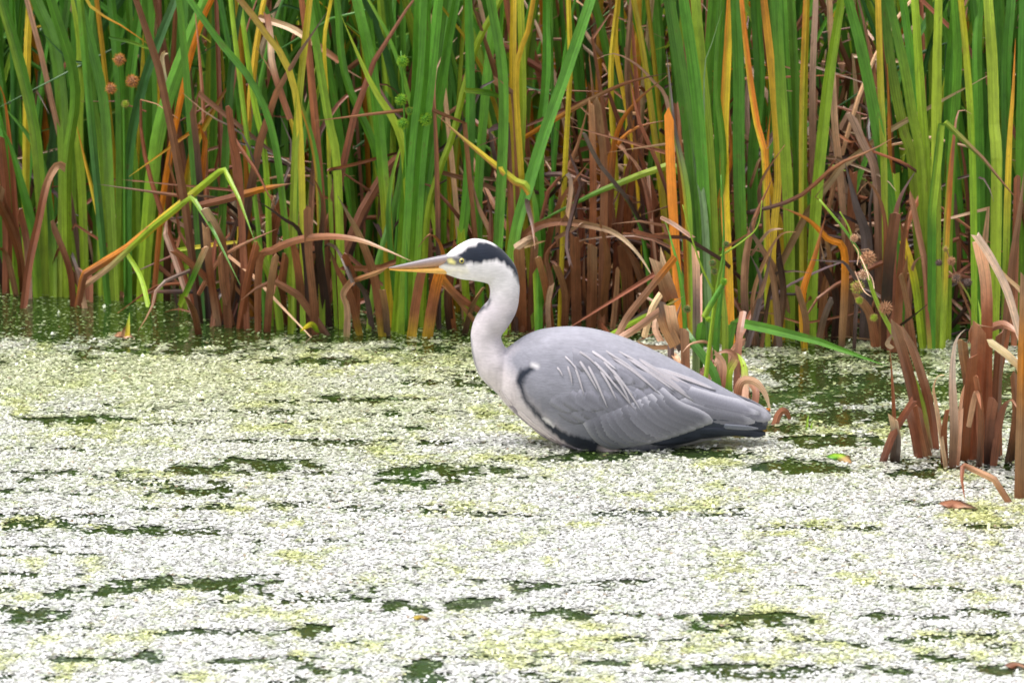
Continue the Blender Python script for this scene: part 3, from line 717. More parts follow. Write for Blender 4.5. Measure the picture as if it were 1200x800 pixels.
   [('1089,525 1078,465 1052,402 1028,355 1012,308 1000,284 984,262 960,234', 9, 2.5, 'TLLLGL', .0), ('1000,284 994,265 984,248', 3, 1.5, 'LLL', .0)],
   [(1017, 303, 9.5, 'TT', -.02), (1005, 336, 8, 'TL', -.02), (1038, 361, 8.5, 'TT', -.02), (1001, 279, 5, 'TP', -.01), (1024, 372, 5, 'LT', -.02), (1012, 322, 6, 'TW', -.02), (1007, 352, 5, 'LT', -.01)]),
 ('burr_reed_stem', 'thin drooping stem with four small brown burrs above the straw clump', 'reed', 1150, 408, [
   ('1152,406 1150,380 1146,350', 5, 'LL', '', -.02)],
   [('1150,408 1140,360 1128,335 1112,318', 3, 2, 'LLT', -.1), ('1130,337 1122,325 1112,300 1108,288', 2, 1.2, 'TTT', -.1)], [(1121, 326, 6, 'MT', -.12), (1134, 331, 5.5, 'MD', -.12), (1115, 306, 5.5, 'TT', -.12), (1100, 308, 4.5, 'MD', -.1), (1108, 292, 4, 'TL', -.1)]),
 ('dead_reed_clump', 'upright rust stem with a blade folded down in an arch to the duckweed', 'dead reed', 1195, 585, [
   ('1194,588 1197,500 1199,420 1202,330', 13, 'BTOT', 'b', .0), ('1196,588 1165,561 1128,544 1127,562 1131,587', 8, 'BTPBB', 'k', -.03), ('1208,590 1212,500 1210,400', 12, 'BTT', 'b', .02)]),
]

def make_plants():
    rng = random.Random(21)
    for p in PLANTS:
        name, label, cat, bx, by, leaves = p[:6]
        b = G(bx, by)
        e = empty(name, b)
        tag(e, label, cat)
        for s in leaves:
            traced_leaf(e, s, b.y, rng, (-.17, -.05) if 'dead' in name else (-.04, .08))
        if name == 'dead_reed_clump' and by < 450:        # withered curls caught in the clump
            xs = [float(q.split(',')[0]) for s in leaves for q in s[0].split()]
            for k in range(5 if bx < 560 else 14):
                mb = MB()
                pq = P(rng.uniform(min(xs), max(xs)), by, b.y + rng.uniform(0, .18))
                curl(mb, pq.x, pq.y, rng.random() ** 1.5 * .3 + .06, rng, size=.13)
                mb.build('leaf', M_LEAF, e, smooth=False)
        for s in (p[6] if len(p) > 6 else ()):
            stalk(e, s[0], s[1], s[2], b.y + s[4], s[3])
        for s in (p[7] if len(p) > 7 else ()):
            burr(e, s[0], s[1], s[2], b.y + s[4], s[3])

# ------------------------------------------------------------------ the rest of the stand
ZONES = [  # photo column, green, lime, yellow-orange, brown, straw
    (-150, .80, .10, .04, .05, .01), (120, .82, .10, .04, .03, .01), (240, .60, .14, .06, .18, .02), (330, .50, .20, .08, .20, .02), (430, .66, .16, .05, .12, .01),
    (540, .58, .16, .08, .16, .02), (640, .40, .10, .12, .33, .05), (740, .26, .08, .10, .48, .08), (830, .50, .18, .14, .15, .03), (930, .20, .16, .09, .38, .17), (1040, .30, .24, .07, .27, .12), (1150, .58, .26, .05, .07, .04), (1400, .6, .2, .05, .1, .05)]
def zone(px):
    xs = [z[0] for z in ZONES]
    return [float(np.interp(px, xs, [z[k] for z in ZONES])) for k in range(1, 6)]
PAL = [('GGGg', 'LGGG', 'gGGg', 'LGgg', 'GgGG'), ('LLLL', 'LLGL', 'YLLG'), ('YYYL', 'BOOY', 'LYOO', 'OOYY'), ('BBBT', 'DBBB', 'DBBT', 'DDBM', 'DDBB'), ('TPPT', 'MTPP', 'BTPW')]

def free_leaf(mb, x, y, px, rng, kind=None, n=11, hmul=1.0, wmul=1.0):
    z = zone(px)
    k = kind if kind is not None else rng.choices(range(5), z)[0]
    codes = rng.choice(PAL[k])
    w = rng.uniform(.008, .018) * wmul
    face = Vector((rng.uniform(-.9, .9), -1, rng.uniform(-.1, .3))).normalized()
    if k >= 3 and rng.random() < .72:
        w *= .8
        h = rng.uniform(.12, .52) * hmul
        a = Vector((x, y, -.04))
        lx = rng.uniform(-.16, .16)
        b = Vector((x + lx, y + rng.uniform(-.1, .08), h))
        if rng.random() < .6:      # folded over
            s = rng.choice((-1, 1))
            d = rng.uniform(.08, .30)
            c = b + Vector((s * d, rng.uniform(-.12, .06), rng.uniform(-.9, .25) * d))
            kk = rng.random() < .5
            pts = [a, a.lerp(b, .55) + Vector((rng.uniform(-.02, .02), 0, 0)), b, c] if kk else [a, a.lerp(b, .7), b + Vector((s * .03, 0, .015)), b.lerp(c, .6) + Vector((0, 0, .02)), c]
            leaf(mb, pts, w, codes, n=n, kink=kk, face=face, rng=rng)
        else:
            leaf(mb, [a, a.lerp(b, .5) + Vector((rng.uniform(-.03, .03), 0, 0)), b], w, codes, n=max(6, n - 3), blunt=rng.random() < .6, face=face, rng=rng)
        return
    h = rng.uniform(.75, 1.25) * hmul
    lx = rng.gauss(0, .17)
    ly = rng.uniform(-.12, .12)
    a = Vector((x, y, -.05))
    pts = [a, a + Vector((lx * .22, ly * .2, h * .35)), a + Vector((lx * .65, ly * .6, h * .72)), a + Vector((lx * 1.5, ly * 1.4, h))]
    if rng.random() < .10:
        s = rng.choice((-1, 1))
        b = pts[1].lerp(pts[2], rng.random())
        d = rng.uniform(.12, .35)
        pts = [a, pts[1], b, b + Vector((s * d, rng.uniform(-.1, .1), -rng.uniform(.1, .9) * d))]
        leaf(mb, pts, w * .8, codes, n=n, kink=True, face=face, rng=rng)
        return
    leaf(mb, pts, w, codes, n=n, face=face, rng=rng)

def curl(mb, x, y, z, rng, codes=None, wmul=1.0, size=.16):
    d = Vector((rng.uniform(-1, 1), rng.uniform(-.5, .5), rng.uniform(-.35, .9))).normalized()
    p = Vector((x, y, z))
    pts = [p.copy()]
    for k in range(rng.randint(3, 5)):
        d = (d + Vector((rng.uniform(-.55, .55), rng.uniform(-.4, .4), rng.uniform(-.65, .35)))).normalized()
        p = p + d * size * rng.uniform(.25, .6)
        p.z = max(p.z, .0)
        pts.append(p.copy())
    leaf(mb, pts, rng.uniform(.004, .011) * wmul, codes or rng.choice(('BBT', 'DBB', 'DBT', 'DMM', 'DMT', 'DBB', 'DDT', 'DDB', 'DDM', 'BTP')), n=9, rng=rng, kink=rng.random() < .3, blunt=rng.random() < .3)  # mostly dark codes: the shade between the stems is put into the blade colour

def filler_plants():
    rng = random.Random(5)
    spans = [(-60, 110, 'reed plant behind the broad leaning leaves'), (110, 215, 'reed plant behind the orange burrs'),
             (215, 420, 'reed plant behind the snapped brown blades'), (420, 580, 'reed plant behind the tall fan of green leaves'),
             (580, 780, 'reed plant behind the heap of rust blades'), (780, 890, 'reed plant behind the orange edged blades'),
             (890, 1060, 'reed plant behind the withered tangle'), (1060, 1260, 'reed plant behind the yellow green upright leaves')]
    for x0, x1, label in spans:
        n = max(4, round((x1 - x0) / 22))
        for i in range(n):
            px = lerp(x0, x1, (i + rng.random()) / n)
            Y = bank_y(px) + rng.uniform(.08, .55)
            b = P(px, 345, Y); b.z = 0
            e = empty('reed_plant', b)
            ks = rng.choices(range(5), zone(px), k=rng.randint(6, 9))
            look = 'pale straw blades' if 4 in ks else 'a yellow or orange blade' if 2 in ks and 3 not in ks else 'yellow and brown blades' if 2 in ks else 'dead brown blades' if 3 in ks else 'lime green blades' if 1 in ks else 'deep green blades only'
            tag(e, label.replace('reed plant', 'reed plant with ' + look), 'reed', 'reeds at the front of the stand')
            for k in ks:
                mb = MB()
                free_leaf(mb, b.x + rng.gauss(0, .022), b.y + rng.gauss(0, .02), px, rng, kind=k)
                mb.build('leaf', M_LEAF, e, smooth=False)
make_plants()
filler_plants()

def reed_mass():
    rng = random.Random(9)
    mb = MB()
    for i in range(3300):
        px = rng.uniform(-420, 1620)
        d = rng.random() ** 1.35
        Y = bank_y(px) + .45 + 3.6 * d
        b = P(px, 345, Y)
        free_leaf(mb, b.x, b.y, px, rng, n=8, wmul=rng.uniform(.8, 1.15))
    for sx in (-1, 1):               # the stand goes on beyond both edges
        for i in range(800):
            px = 600 + sx * rng.uniform(680, 1700)
            Y = bank_y(px) + rng.uniform(.0, 2.6)
            b = P(px, 345, Y)
            free_leaf(mb, b.x, b.y, px, rng, n=8)
    for i in range(260):             # bleached bits of old stem hung up in the stand
        px = rng.uniform(560, 1300)
        b = P(px, 345, bank_y(px) + rng.uniform(.35, 1.6))
        curl(mb, b.x, b.y, rng.uniform(.15, .75), rng, codes=rng.choice(('TPW', 'PPT', 'MTP', 'PW')), wmul=.7, size=.12)
    o = mb.build('reed_bed', M_LEAF, smooth=False)
    tag(o, 'dense mass of reeds filling the bank behind the front plants', 'reeds', kind='stuff')
    # short dead stubs and fallen blades between the stems
    mb = MB()
    for i in range(900):
        px = rng.uniform(-200, 1400)
        z = zone(px)
        if rng.random() > .25 + 1.6 * (z[3] + z[4]): continue
        Y = bank_y(px) + .02 + rng.random() ** 1.5 * 1.6
        b = P(px, 345, Y)
        free_leaf(mb, b.x, b.y, px, rng, kind=3 if rng.random() < .8 else 4, n=7, hmul=rng.uniform(.35, 1.0))
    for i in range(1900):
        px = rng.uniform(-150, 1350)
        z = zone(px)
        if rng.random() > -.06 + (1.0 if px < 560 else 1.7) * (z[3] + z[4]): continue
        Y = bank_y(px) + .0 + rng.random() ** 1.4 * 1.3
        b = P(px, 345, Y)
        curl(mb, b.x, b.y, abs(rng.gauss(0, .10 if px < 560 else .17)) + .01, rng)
    o = mb.build('reed_litter', M_LEAF, smooth=False)
    tag(o, 'brown dead blades tangled between the reed stems', 'dead leaves', kind='stuff')
reed_mass()

# ------------------------------------------------------------------ the heron (in profile, breast deep in weed)
H0 = P(700, 521, 0)
H0.z = 0
heron = empty('heron', H0)
tag(heron, 'grey heron with black head stripe and orange bill wading in the duckweed', 'heron')
S = pxw(0)
# stations: column, top row, bottom row, half depth (photo px at the heron)
BODY = [(576, 428, 440, 4), (584, 417, 462, 16), (598, 405, 479, 29), (620, 391, 498, 42), (645, 384.5, 515, 52), (680, 383.5, 531, 60), (720, 392, 538, 62), (760, 408, 534, 58), (800, 428, 522, 48), (840, 450, 513, 35), (870, 467, 508, 24), (890, 478, 503, 14), (900, 484, 498, 7)]
HEAD = [(514, 304, 319, 3), (522, 299, 321, 6.5), (530, 292, 324, 10), (540, 285.5, 327, 13.5), (552, 280, 328.5, 16.5), (565, 280.5, 330.5, 17.5), (578, 285, 334, 17), (590, 294, 341, 15.5), (600, 306, 345, 12.5), (606, 318, 340, 7)]
NECK = [(578, 309, 18), (586, 318, 19), (590.5, 330, 18), (591.5, 345, 17.2), (588, 360, 18), (578, 374, 19.5), (571, 386, 18.3), (569.5, 398, 18), (573, 413, 20), (580, 427, 22.5), (591, 441, 21), (606, 456, 19)]

def station(tab, x, k):
    return float(np.interp(x, [t[0] for t in tab], [t[k] for t in tab]))
def ring_mesh(bm, rings):
    vs = [[bm.verts.new(p) for p in r] for r in rings]
    m = len(rings[0])
    for a, b in zip(vs, vs[1:]):
        for k in range(m):
            bm.faces.new((a[k], a[(k + 1) % m], b[(k + 1) % m], b[k]))
    bm.faces.new(vs[0][::-1]); bm.faces.new(vs[-1])
def dense(tab, n):
    pts = [Vector((t[0], t[1], t[2])) for t in tab]
    ps = []
    for t in np.linspace(0, len(tab) - 1, n):
        i = min(int(t), len(tab) - 2); f = t - i
        g = lambda j, k: tab[max(0, min(len(tab) - 1, j))][k]
        ps.append(tuple(0.5 * (2 * g(i, k) + (g(i + 1, k) - g(i - 1, k)) * f + (2 * g(i - 1, k) - 5 * g(i, k) + 4 * g(i + 1, k) - g(i + 2, k)) * f * f + (3 * g(i, k) - g(i - 1, k) - 3 * g(i + 1, k) + g(i + 2, k)) * f ** 3) for k in range(len(tab[0]))))
    return ps
def sect(x, top, bot, hw, m=28, power=1.0):
    r = []
    for k in range(m):
        a = k * math.tau / m
        q = P(x, (top + bot) / 2 - math.sin(a) * (bot - top) / 2, 0)
        c = math.cos(a)
        r.append((q.x, math.copysign(abs(c) ** power, c) * hw * S, q.z))
    return r

def to_px(co):
    """side-view photo column and row of points, taken on the bird's own middle plane"""
    d0 = -CAM.y
    X, Z = co[:, 0], co[:, 2]
    d = d0 * CF.y + (Z - CAM.z) * CF.z
    return 600 + FPX * X / d, 400 - FPX * (d0 * CU.y + (Z - CAM.z) * CU.z) / d

def poly_mask(px, py, poly, soft):
    """1 inside a polygon, fading over soft px"""
    poly = np.array(poly, float)
    inside = np.zeros(px.shape, bool)
    dist = np.full(px.shape, 1e9)
    for (x1, y1), (x2, y2) in zip(poly, np.roll(poly, -1, 0)):
        c = ((y1 > py) != (y2 > py)) & (px < (x2 - x1) * (py - y1) / (y2 - y1 + 1e-9) + x1)
        inside ^= c
        L2 = (x2 - x1) ** 2 + (y2 - y1) ** 2 + 1e-9
        t = np.clip(((px - x1) * (x2 - x1) + (py - y1) * (y2 - y1)) / L2, 0, 1)
        dist = np.minimum(dist, np.hypot(px - x1 - t * (x2 - x1), py - y1 - t * (y2 - y1)))
    sd = np.where(inside, dist, -dist)
    return np.clip(sd / soft * .5 + .5, 0, 1)
def line_mask(px, py, pts, soft):
    """pts: (x, y, half width)"""
    m = np.zeros(px.shape)
    for (x1, y1, w1), (x2, y2, w2) in zip(pts, pts[1:]):
        L2 = (x2 - x1) ** 2 + (y2 - y1) ** 2 + 1e-9
        t = np.clip(((px - x1) * (x2 - x1) + (py - y1) * (y2 - y1)) / L2, 0, 1)
        d = np.hypot(px - x1 - t * (x2 - x1), py - y1 - t * (y2 - y1)) - (w1 + (w2 - w1) * t)
        m = np.maximum(m, np.clip(.5 - d / soft * .5, 0, 1))
    return m

GREY = np.array((0.205, 0.202, 0.238)); WHITE = np.array((0.68, 0.64, 0.65)); BLACK = np.array((0.010, 0.014, 0.026)); SLATE = np.array((0.055, 0.062, 0.085)); BUFF = np.array((0.52, 0.44, 0.43)); NECKC = np.array((0.53, 0.475, 0.495))

def heron_body():
    bm = bmesh.new()
    ring_mesh(bm, [sect(*t, m=36, power=.9) for t in dense(BODY, 40)])
    ring_mesh(bm, [sect(*t, m=28, power=.9) for t in dense(HEAD, 36)])
    rings = []
    nk = dense(NECK, 44)
    for i, (x, y, r) in enumerate(nk):
        a, b = nk[max(i - 1, 0)], nk[min(i + 1, len(nk) - 1)]
        T = (P(b[0], b[1]) - P(a[0], a[1])).normalized()
        s = T.cross(Vector((0, 1, 0))).normalized()
        c = P(x, y)
        rings.append([(c + s * math.cos(k * math.tau / 24) * r * S + Vector((0, 1, 0)) * math.sin(k * math.tau / 24) * r * S * lerp(.82, 1, smooth01(i / 40)))[:] for k in range(24)])
    ring_mesh(bm, rings)
    # thighs, part of the same body
    for s in (-1, 1):
        rg = []
        for x, y, r in ((712, 500, 22), (714, 520, 17), (717, 545, 11), (719, 570, 6)):
            q = P(x, y)
            rg.append([(q.x + math.cos(k * math.tau / 16) * r * S, s * 26 * S + math.sin(k * math.tau / 16) * r * S, q.z) for k in range(16)])
        ring_mesh(bm, rg)
    bmesh.ops.recalc_face_normals(bm, faces=bm.faces)
    me = bpy.data.meshes.new('raw')
    bm.to_mesh(me); bm.free()
    tmp = bpy.data.objects.new('raw', me)
    COL.objects.link(tmp)
    rm = tmp.modifiers.new('r', 'REMESH'); rm.mode = 'VOXEL'; rm.voxel_size = .0019
    sm = tmp.modifiers.new('s', 'SMOOTH'); sm.factor = .5; sm.iterations = 7
    dg = bpy.context.evaluated_depsgraph_get()
    me2 = bpy.data.meshes.new_from_object(tmp.evaluated_get(dg))
    bpy.data.objects.remove(tmp); bpy.data.meshes.remove(me)
    me2.name = 'body'
    n = len(me2.vertices)
    co = np.empty(n * 3, np.float32)
    me2.vertices.foreach_get('co', co)
    co = co.reshape(-1, 3)
    px, py = to_px(co)
    yy = co[:, 1] / S
    col = np.tile(NECKC, (n, 1))
    def put(m, c):
        col[:] = col * (1 - m[:, None]) + np.array(c) * m[:, None]
    nz = fbm(px / 7, py / 7, 5); nz2 = fbm(px / 3, py / 16, 9, 2)
    wx, wy = px + (nz - .5) * 5, py + (nz2 - .5) * 5
    put(poly_mask(wx, wy, [(460, 260), (640, 260), (640, 340), (596, 345), (560, 345), (460, 340)], 14), WHITE)
    # grey mantle and wings
    put(poly_mask(wx, wy, [(600, 404), (590, 412), (594, 424), (604, 440), (612, 458), (622, 474), (640, 490), (664, 508), (690, 522), (720, 530), (920, 530), (920, 370), (600, 370)], 10), GREY)
    put(poly_mask(wx, wy, [(655, 504), (680, 514), (705, 520), (725, 548), (640, 548)], 8), BUFF)
    put(poly_mask(wx, wy, [(604, 400), (640, 378), (700, 376), (800, 420), (760, 425), (690, 402), (640, 402)], 20) * .5, (0.31, 0.30, 0.335))
    # pale thigh, dark belly and undertail
    put(poly_mask(wx, wy, [(704, 515), (722, 516), (728, 545), (702, 545)], 5), (0.62, 0.52, 0.50))
    put(poly_mask(wx, wy, [(729, 518), (765, 516), (800, 506), (850, 500), (905, 492), (905, 530), (729, 545)], 5), SLATE * .7)
    put(poly_mask(wx, wy, [(790, 509), (830, 503), (880, 503), (880, 520), (800, 522)], 6) * .8, (0.40, 0.37, 0.38))
    # black stripe over the eye to the nape, white crown between the two stripes
    put(poly_mask(wx, wy, [(533, 299), (539, 294), (546, 289), (553, 285), (562, 282), (578, 281), (592, 289), (602, 301), (609, 317), (612, 334), (608, 331), (603, 319), (594, 308), (584, 302.5), (573, 303), (560, 305.5), (549, 305.5), (541, 302)], 2.4), BLACK)
    crown = np.clip((7.5 - np.abs(yy)) / 3, 0, 1) * np.clip((584 - px) / 6, 0, 1) * np.clip((292 - py) / 4, 0, 1)
    put(crown, WHITE)
    put(poly_mask(px, py, [(524, 297), (535, 290), (546, 282), (556, 276), (560, 281), (549, 286), (541, 292), (534, 298)], 2.5), WHITE)
    put(poly_mask(px, py, [(518, 300), (530, 299), (539, 299.5), (546, 303), (545, 309), (532, 310.5), (516, 309)], 2), (0.10, 0.095, 0.10))
    put(poly_mask(px, py, [(524, 303), (529, 301.5), (534, 305), (533, 308), (526, 307)], 1.6), (0.60, 0.54, 0.20))
    put(poly_mask(wx, wy, [(505, 314), (520, 311), (545, 311), (548, 318), (525, 321), (508, 320)], 5) * .55, (0.72, 0.66, 0.45))
    # dark dashes down the front of the neck, buff lower breast
    for pts in ([(567, 359, 1.5), (562, 363, 1.8), (557, 366, 1.2)], [(574, 350, 1), (573, 355, 1.2), (570, 360, 1)], [(551.5, 396, .8), (553, 410, 1), (556, 422, 1), (561, 434, .9)], [(566, 436, .8), (574, 450, 1), (583, 463, .8)], [(586, 458, .5), (598, 476, .7), (612, 490, .5)]):
        put(line_mask(px, py, pts, 1.8) * np.clip((14 - np.abs(yy)) / 6, 0, 1), (0.03, 0.035, 0.05))
    put(poly_mask(wx, wy, [(566, 430), (584, 436), (604, 462), (630, 488), (668, 516), (690, 530), (640, 530), (590, 480)], 18) * .7, (0.58, 0.50, 0.50))
    put(np.clip((nz2 - .55) * 3, 0, 1) * poly_mask(px, py, [(560, 425), (606, 440), (690, 522), (640, 530)], 10) * .35, (0.30, 0.25, 0.26))
    # black shoulder patch running down into the dark flank
    put(line_mask(wx, wy, [(624, 424, 3), (614, 429, 4), (610, 438, 4.2), (610.5, 447, 3), (614, 457, 2.4), (620, 466, 2.2), (628, 476, 2.4), (638, 488, 3), (652, 499, 5), (668, 508, 7.5), (686, 515, 10), (706, 520, 10), (735, 524, 7)], 2.6), BLACK)
    put(line_mask(wx, wy, [(636, 482, 1), (641, 486, 1.8), (647, 490.5, .7)], 1.8), WHITE)
    put(line_mask(px, py, [(624, 420.5, 1.6), (629, 421.5, 1.8)], 3) * .85, WHITE)
    put(poly_mask(wx, wy, [(703, 511), (722, 514), (728, 545), (700, 545)], 4), (0.50, 0.41, 0.40))
    mott = fbm(px / 9, py / 9, 77)
    col *= (1 + (mott - .5) * .25)[:, None]
    at = me2.color_attributes.new('tint', 'FLOAT_COLOR', 'POINT')
    at.data.foreach_set('color', np.concatenate([col, np.ones((n, 1))], 1).astype(np.float32).ravel())
    # feather barbs lift the surface a little
    me2.vertices.foreach_set('co', (co - np.array(H0[:], np.float32)).ravel())
    me2.polygons.foreach_set('use_smooth', np.ones(len(me2.polygons), bool))
    me2.materials.clear(); me2.materials.append(M_PLUME)
    o = bpy.data.objects.new('body', me2)
    COL.objects.link(o)
    o.parent = heron
heron_body()

def flank_y(x, y):
    """half depth (px) of the body's flank at a side-view point"""
    t, b, h = (station(BODY, x, k) for k in (1, 2, 3))
    q = ((y - (t + b) / 2) / max(1, (b - t) / 2))
    return h * max(.05, 1 - min(1, q * q)) ** .45

def feather(parent, side, path, w, c_mid, c_edge, lift, name='feather', tip=.5, n=12, thick=.0007, shaft=None, droop=0.0):
    """a vane lying on the flank: five points across, thin but closed"""
    q = [Vector((a, b, 0)) for a, b in path]
    ps, L = resample(q, n)
    mb = MB()
    cm, ce = np.array(c_mid), np.array(c_edge)
    cs = np.array(shaft) if shaft is not None else cm * .8
    jit = R.uniform(.9, 1.1)
    for i, p in enumerate(ps):
        t = i / n
        T = (ps[min(i + 1, n)] - ps[max(i - 1, 0)]).normalized()
        nv = Vector((-T.y, T.x, 0))
        k = min(1, .35 + t * 3) * (1 if t < 1 - tip else max(.04, 1 - ((t - 1 + tip) / tip) ** 2.0) ** .5)
        for lay in (0, 1):
            for j in range(5):
                s = (j - 2) / 2
                u = p + nv * s * w * .5 * k
                xx = max(578, min(897, u.x))
                yo = flank_y(xx, u.y)
                base = flank_y(max(578, min(897, p.x)), p.y)
                yo = lerp(yo, base, .2) + (lerp(-2.2, lift, smooth01(t * 3)) if name != 'plume' else lerp(-.6, lift, smooth01(t * 4))) + (.35 if name in ('covert_feather', 'scapular_feather') else .8 if w > 9 else .35) * (1 - s * s) - lay * .6 - droop * t
                a = P(u.x, u.y, 0)
                mb.v.append((a.x, side * yo * S, a.z))
                e = abs(s) ** 5
                if t > .82: e = max(e, (t - .82) / .18)
                cc = cm * (1 - e) + ce * e
                if j == 2 and t < .9: cc = cs
                mb.c.append(tuple(cc * jit)); mb.u.append((s * w * S, t * L * S))
    for i in range(n):
        a = i * 10
        for j in range(4):
            mb.f.append((a + j, a + j + 1, a + 11 + j, a + 10 + j))
            mb.f.append((a + 5 + j, a + 15 + j, a + 16 + j, a + 6 + j))
        mb.f.append((a, a + 10, a + 15, a + 5))
        mb.f.append((a + 4, a + 9, a + 19, a + 14))
    for a in (0, n * 10):
        mb.f.append((a, a + 1, a + 2, a + 3, a + 4, a + 9, a + 8, a + 7, a + 6, a + 5))
    return mb.build(name, M_FEATHER, parent)

G1, G2, PALE, PINK = (0.190, 0.186, 0.220), (0.168, 0.165, 0.196), (0.36, 0.35, 0.385), (0.40, 0.365, 0.39)
SL, BL = (0.045, 0.052, 0.075), (0.012, 0.016, 0.028)
def heron_wings():
    for side in (-1, 1):
        rg = random.Random(31)
        wing = empty('wing', P(720, 450, 0) - H0)
        wing.parent = heron
        # dark flight feathers showing under the grey ones
        for a, w in (([(745, 500), (790, 505), (835, 498)], 20), ([(770, 498), (820, 500), (868, 500)], 17), ([(790, 490), (845, 492), (898, 501)], 17), ([(780, 484), (840, 485), (893, 494)], 18), ([(800, 495), (850, 501), (897, 508)], 11)):
            feather(wing, side, a, w, SL, (0.03, 0.034, 0.05), 1.0 if w > 12 else 3, 'primary_feather')
        feather(wing, side, [(838, 492), (862, 495), (888, 499)], 6, (0.17, 0.18, 0.22), (0.24, 0.245, 0.29), 4.0, 'primary_feather')
        # long back feathers that cover the tail
        for a, w, l in (([(790, 456), (850, 474), (903, 488)], 26, 1.6), ([(780, 446), (840, 467), (890, 482)], 20, 2.2), ([(770, 460), (830, 479), (884, 491)], 26, 1.2)):
            feather(wing, side, a, w, G1, PALE, l, 'tertial_feather', tip=.38, n=16)
        # row of secondaries, each tip a little further back
        for i in range(12):
            t = i / 11
            x1, y1 = lerp(728, 834, t), lerp(514, 487, t) + 4 * math.sin(t * math.pi)
            x0, y0 = lerp(686, 756, t), lerp(468, 440, t)
            feather(wing, side, [(x0, y0), (lerp(x0, x1, .5) - 4, lerp(y0, y1, .5) + 7), (x1, y1)], 22, G2 if i % 2 else G1, PALE, 1.3 + .12 * i, 'secondary_feather', tip=.35, n=14)
        # rows of coverts, soft and small, stopping at the black shoulder band
        band = lambda x: float(np.interp(x, [610, 620, 638, 668, 706, 740], [440, 462, 482, 498, 512, 516]))
        for r in range(6):
            for i in range(12):
                t = (i + .5 * (r % 2)) / 12
                x = lerp(624, 780, t) + r * 6 + rg.uniform(-3, 3); y = lerp(430, 430, t) + r * 13 + rg.uniform(-2, 2)
                if r < 2 or y + 15 > band(x + 18) - 16 or x + 20 > 800 - r * 4 or x - 16 < float(np.interp(y, [425, 440, 460, 480, 500], [630, 618, 622, 640, 664])): continue
                g = rg.uniform(.93, 1.07)
                feather(wing, side, [(x - 10, y - 8), (x + 6, y + 3), (x + 20, y + 14)], 21, tuple(np.array(G1) * g), tuple(np.array(G1) * g * 1.10), .35 + .05 * (5 - r), 'covert_feather', tip=.5, n=8)
        # scapulars over the back
        for i in range(9):
            t = i / 8
            x, y = lerp(668, 786, t), lerp(410, 447, t)
            feather(wing, side, [(x - 12, y - 6), (x + 18, y + 7), (x + 46, y + 20)], 20, (0.205, 0.20, 0.236), (0.245, 0.238, 0.272), .7 + .08 * i, 'scapular_feather', tip=.5, n=10)
        # slender pale plumes drooping over the folded wing
        PL = [(652, 421, 659, 431), (664, 418, 670, 440), (672, 416, 684, 452), (676, 410, 700, 447), (686, 414, 711, 466), (690, 410, 726, 448), (698, 416, 745, 471), (700, 408, 741, 452), (710, 416, 750, 470), (712, 408, 766, 446), (722, 410, 772, 452), (728, 408, 790, 450), (738, 414, 812, 462), (744, 412, 806, 456),
              (690, 402, 722, 424), (706, 402, 748, 428), (722, 404, 770, 434), (660, 408, 676, 424), (675, 402, 700, 420), (752, 418, 824, 455), (766, 424, 838, 453), (700, 420, 722, 458), (715, 424, 738, 462)]
        for x0, y0, x1, y1 in PL:
            dx, dy = x1 - x0, y1 - y0
            bend = rg.uniform(.5, 2.5)
            feather(wing, side, [(x0, y0), (x0 + dx * .5 + bend * .7, y0 + dy * .5 - bend * .6), (x1, y1)], rg.uniform(2.2, 3.4) if x1 < 800 else 5, tuple(np.array(PINK) * rg.uniform(.7, 1.0)), PALE, 2.4, 'plume', tip=.85, n=10, shaft=PINK)
    # long loose feathers of the lower breast
    rg = random.Random(8)
    br = empty('breast_plumage', P(620, 490, 0) - H0); br.parent = heron
    for side in (-1, 1):
        for i in range(11):
            x0 = lerp(572, 640, i / 10)
            d = rg.uniform(3, 9)
            x1, x2 = x0 + rg.uniform(22, 28), min(694, x0 + rg.uniform(48, 62))
            y0, y1, y2 = (min(522, station(BODY, q, 2) - d * k) for q, k in ((x0, 1.2), (x1, 1), (x2, .7)))
            c = rg.choice(((0.56, 0.49, 0.49), (0.40, 0.33, 0.33), (0.52, 0.47, 0.48), (0.24, 0.21, 0.23)))
            feather(br, side, [(x0, y0), (x1, y1), (x2, y2)], rg.uniform(4, 6.5), c, tuple(np.array(c) * .85), 1.6, 'plume', tip=.8, n=10, shaft=(0.25, 0.2, 0.2) if i % 3 == 0 else None)
    # tail
    tl = empty('tail', P(860, 500, 0) - H0); tl.parent = heron
    for k in range(5):
        s = -1 if k % 2 else 1
        off = (k - 2) * 3
        feather(tl, s, [(820, 497), (858, 502 + abs(off) * .4), (894 - abs(off), 510 - abs(off) * .3)], 11, (0.10, 0.11, 0.14), (0.18, 0.19, 0.23), -6 + abs(off) * .6, 'tail_feather', tip=.3)
heron_wings()

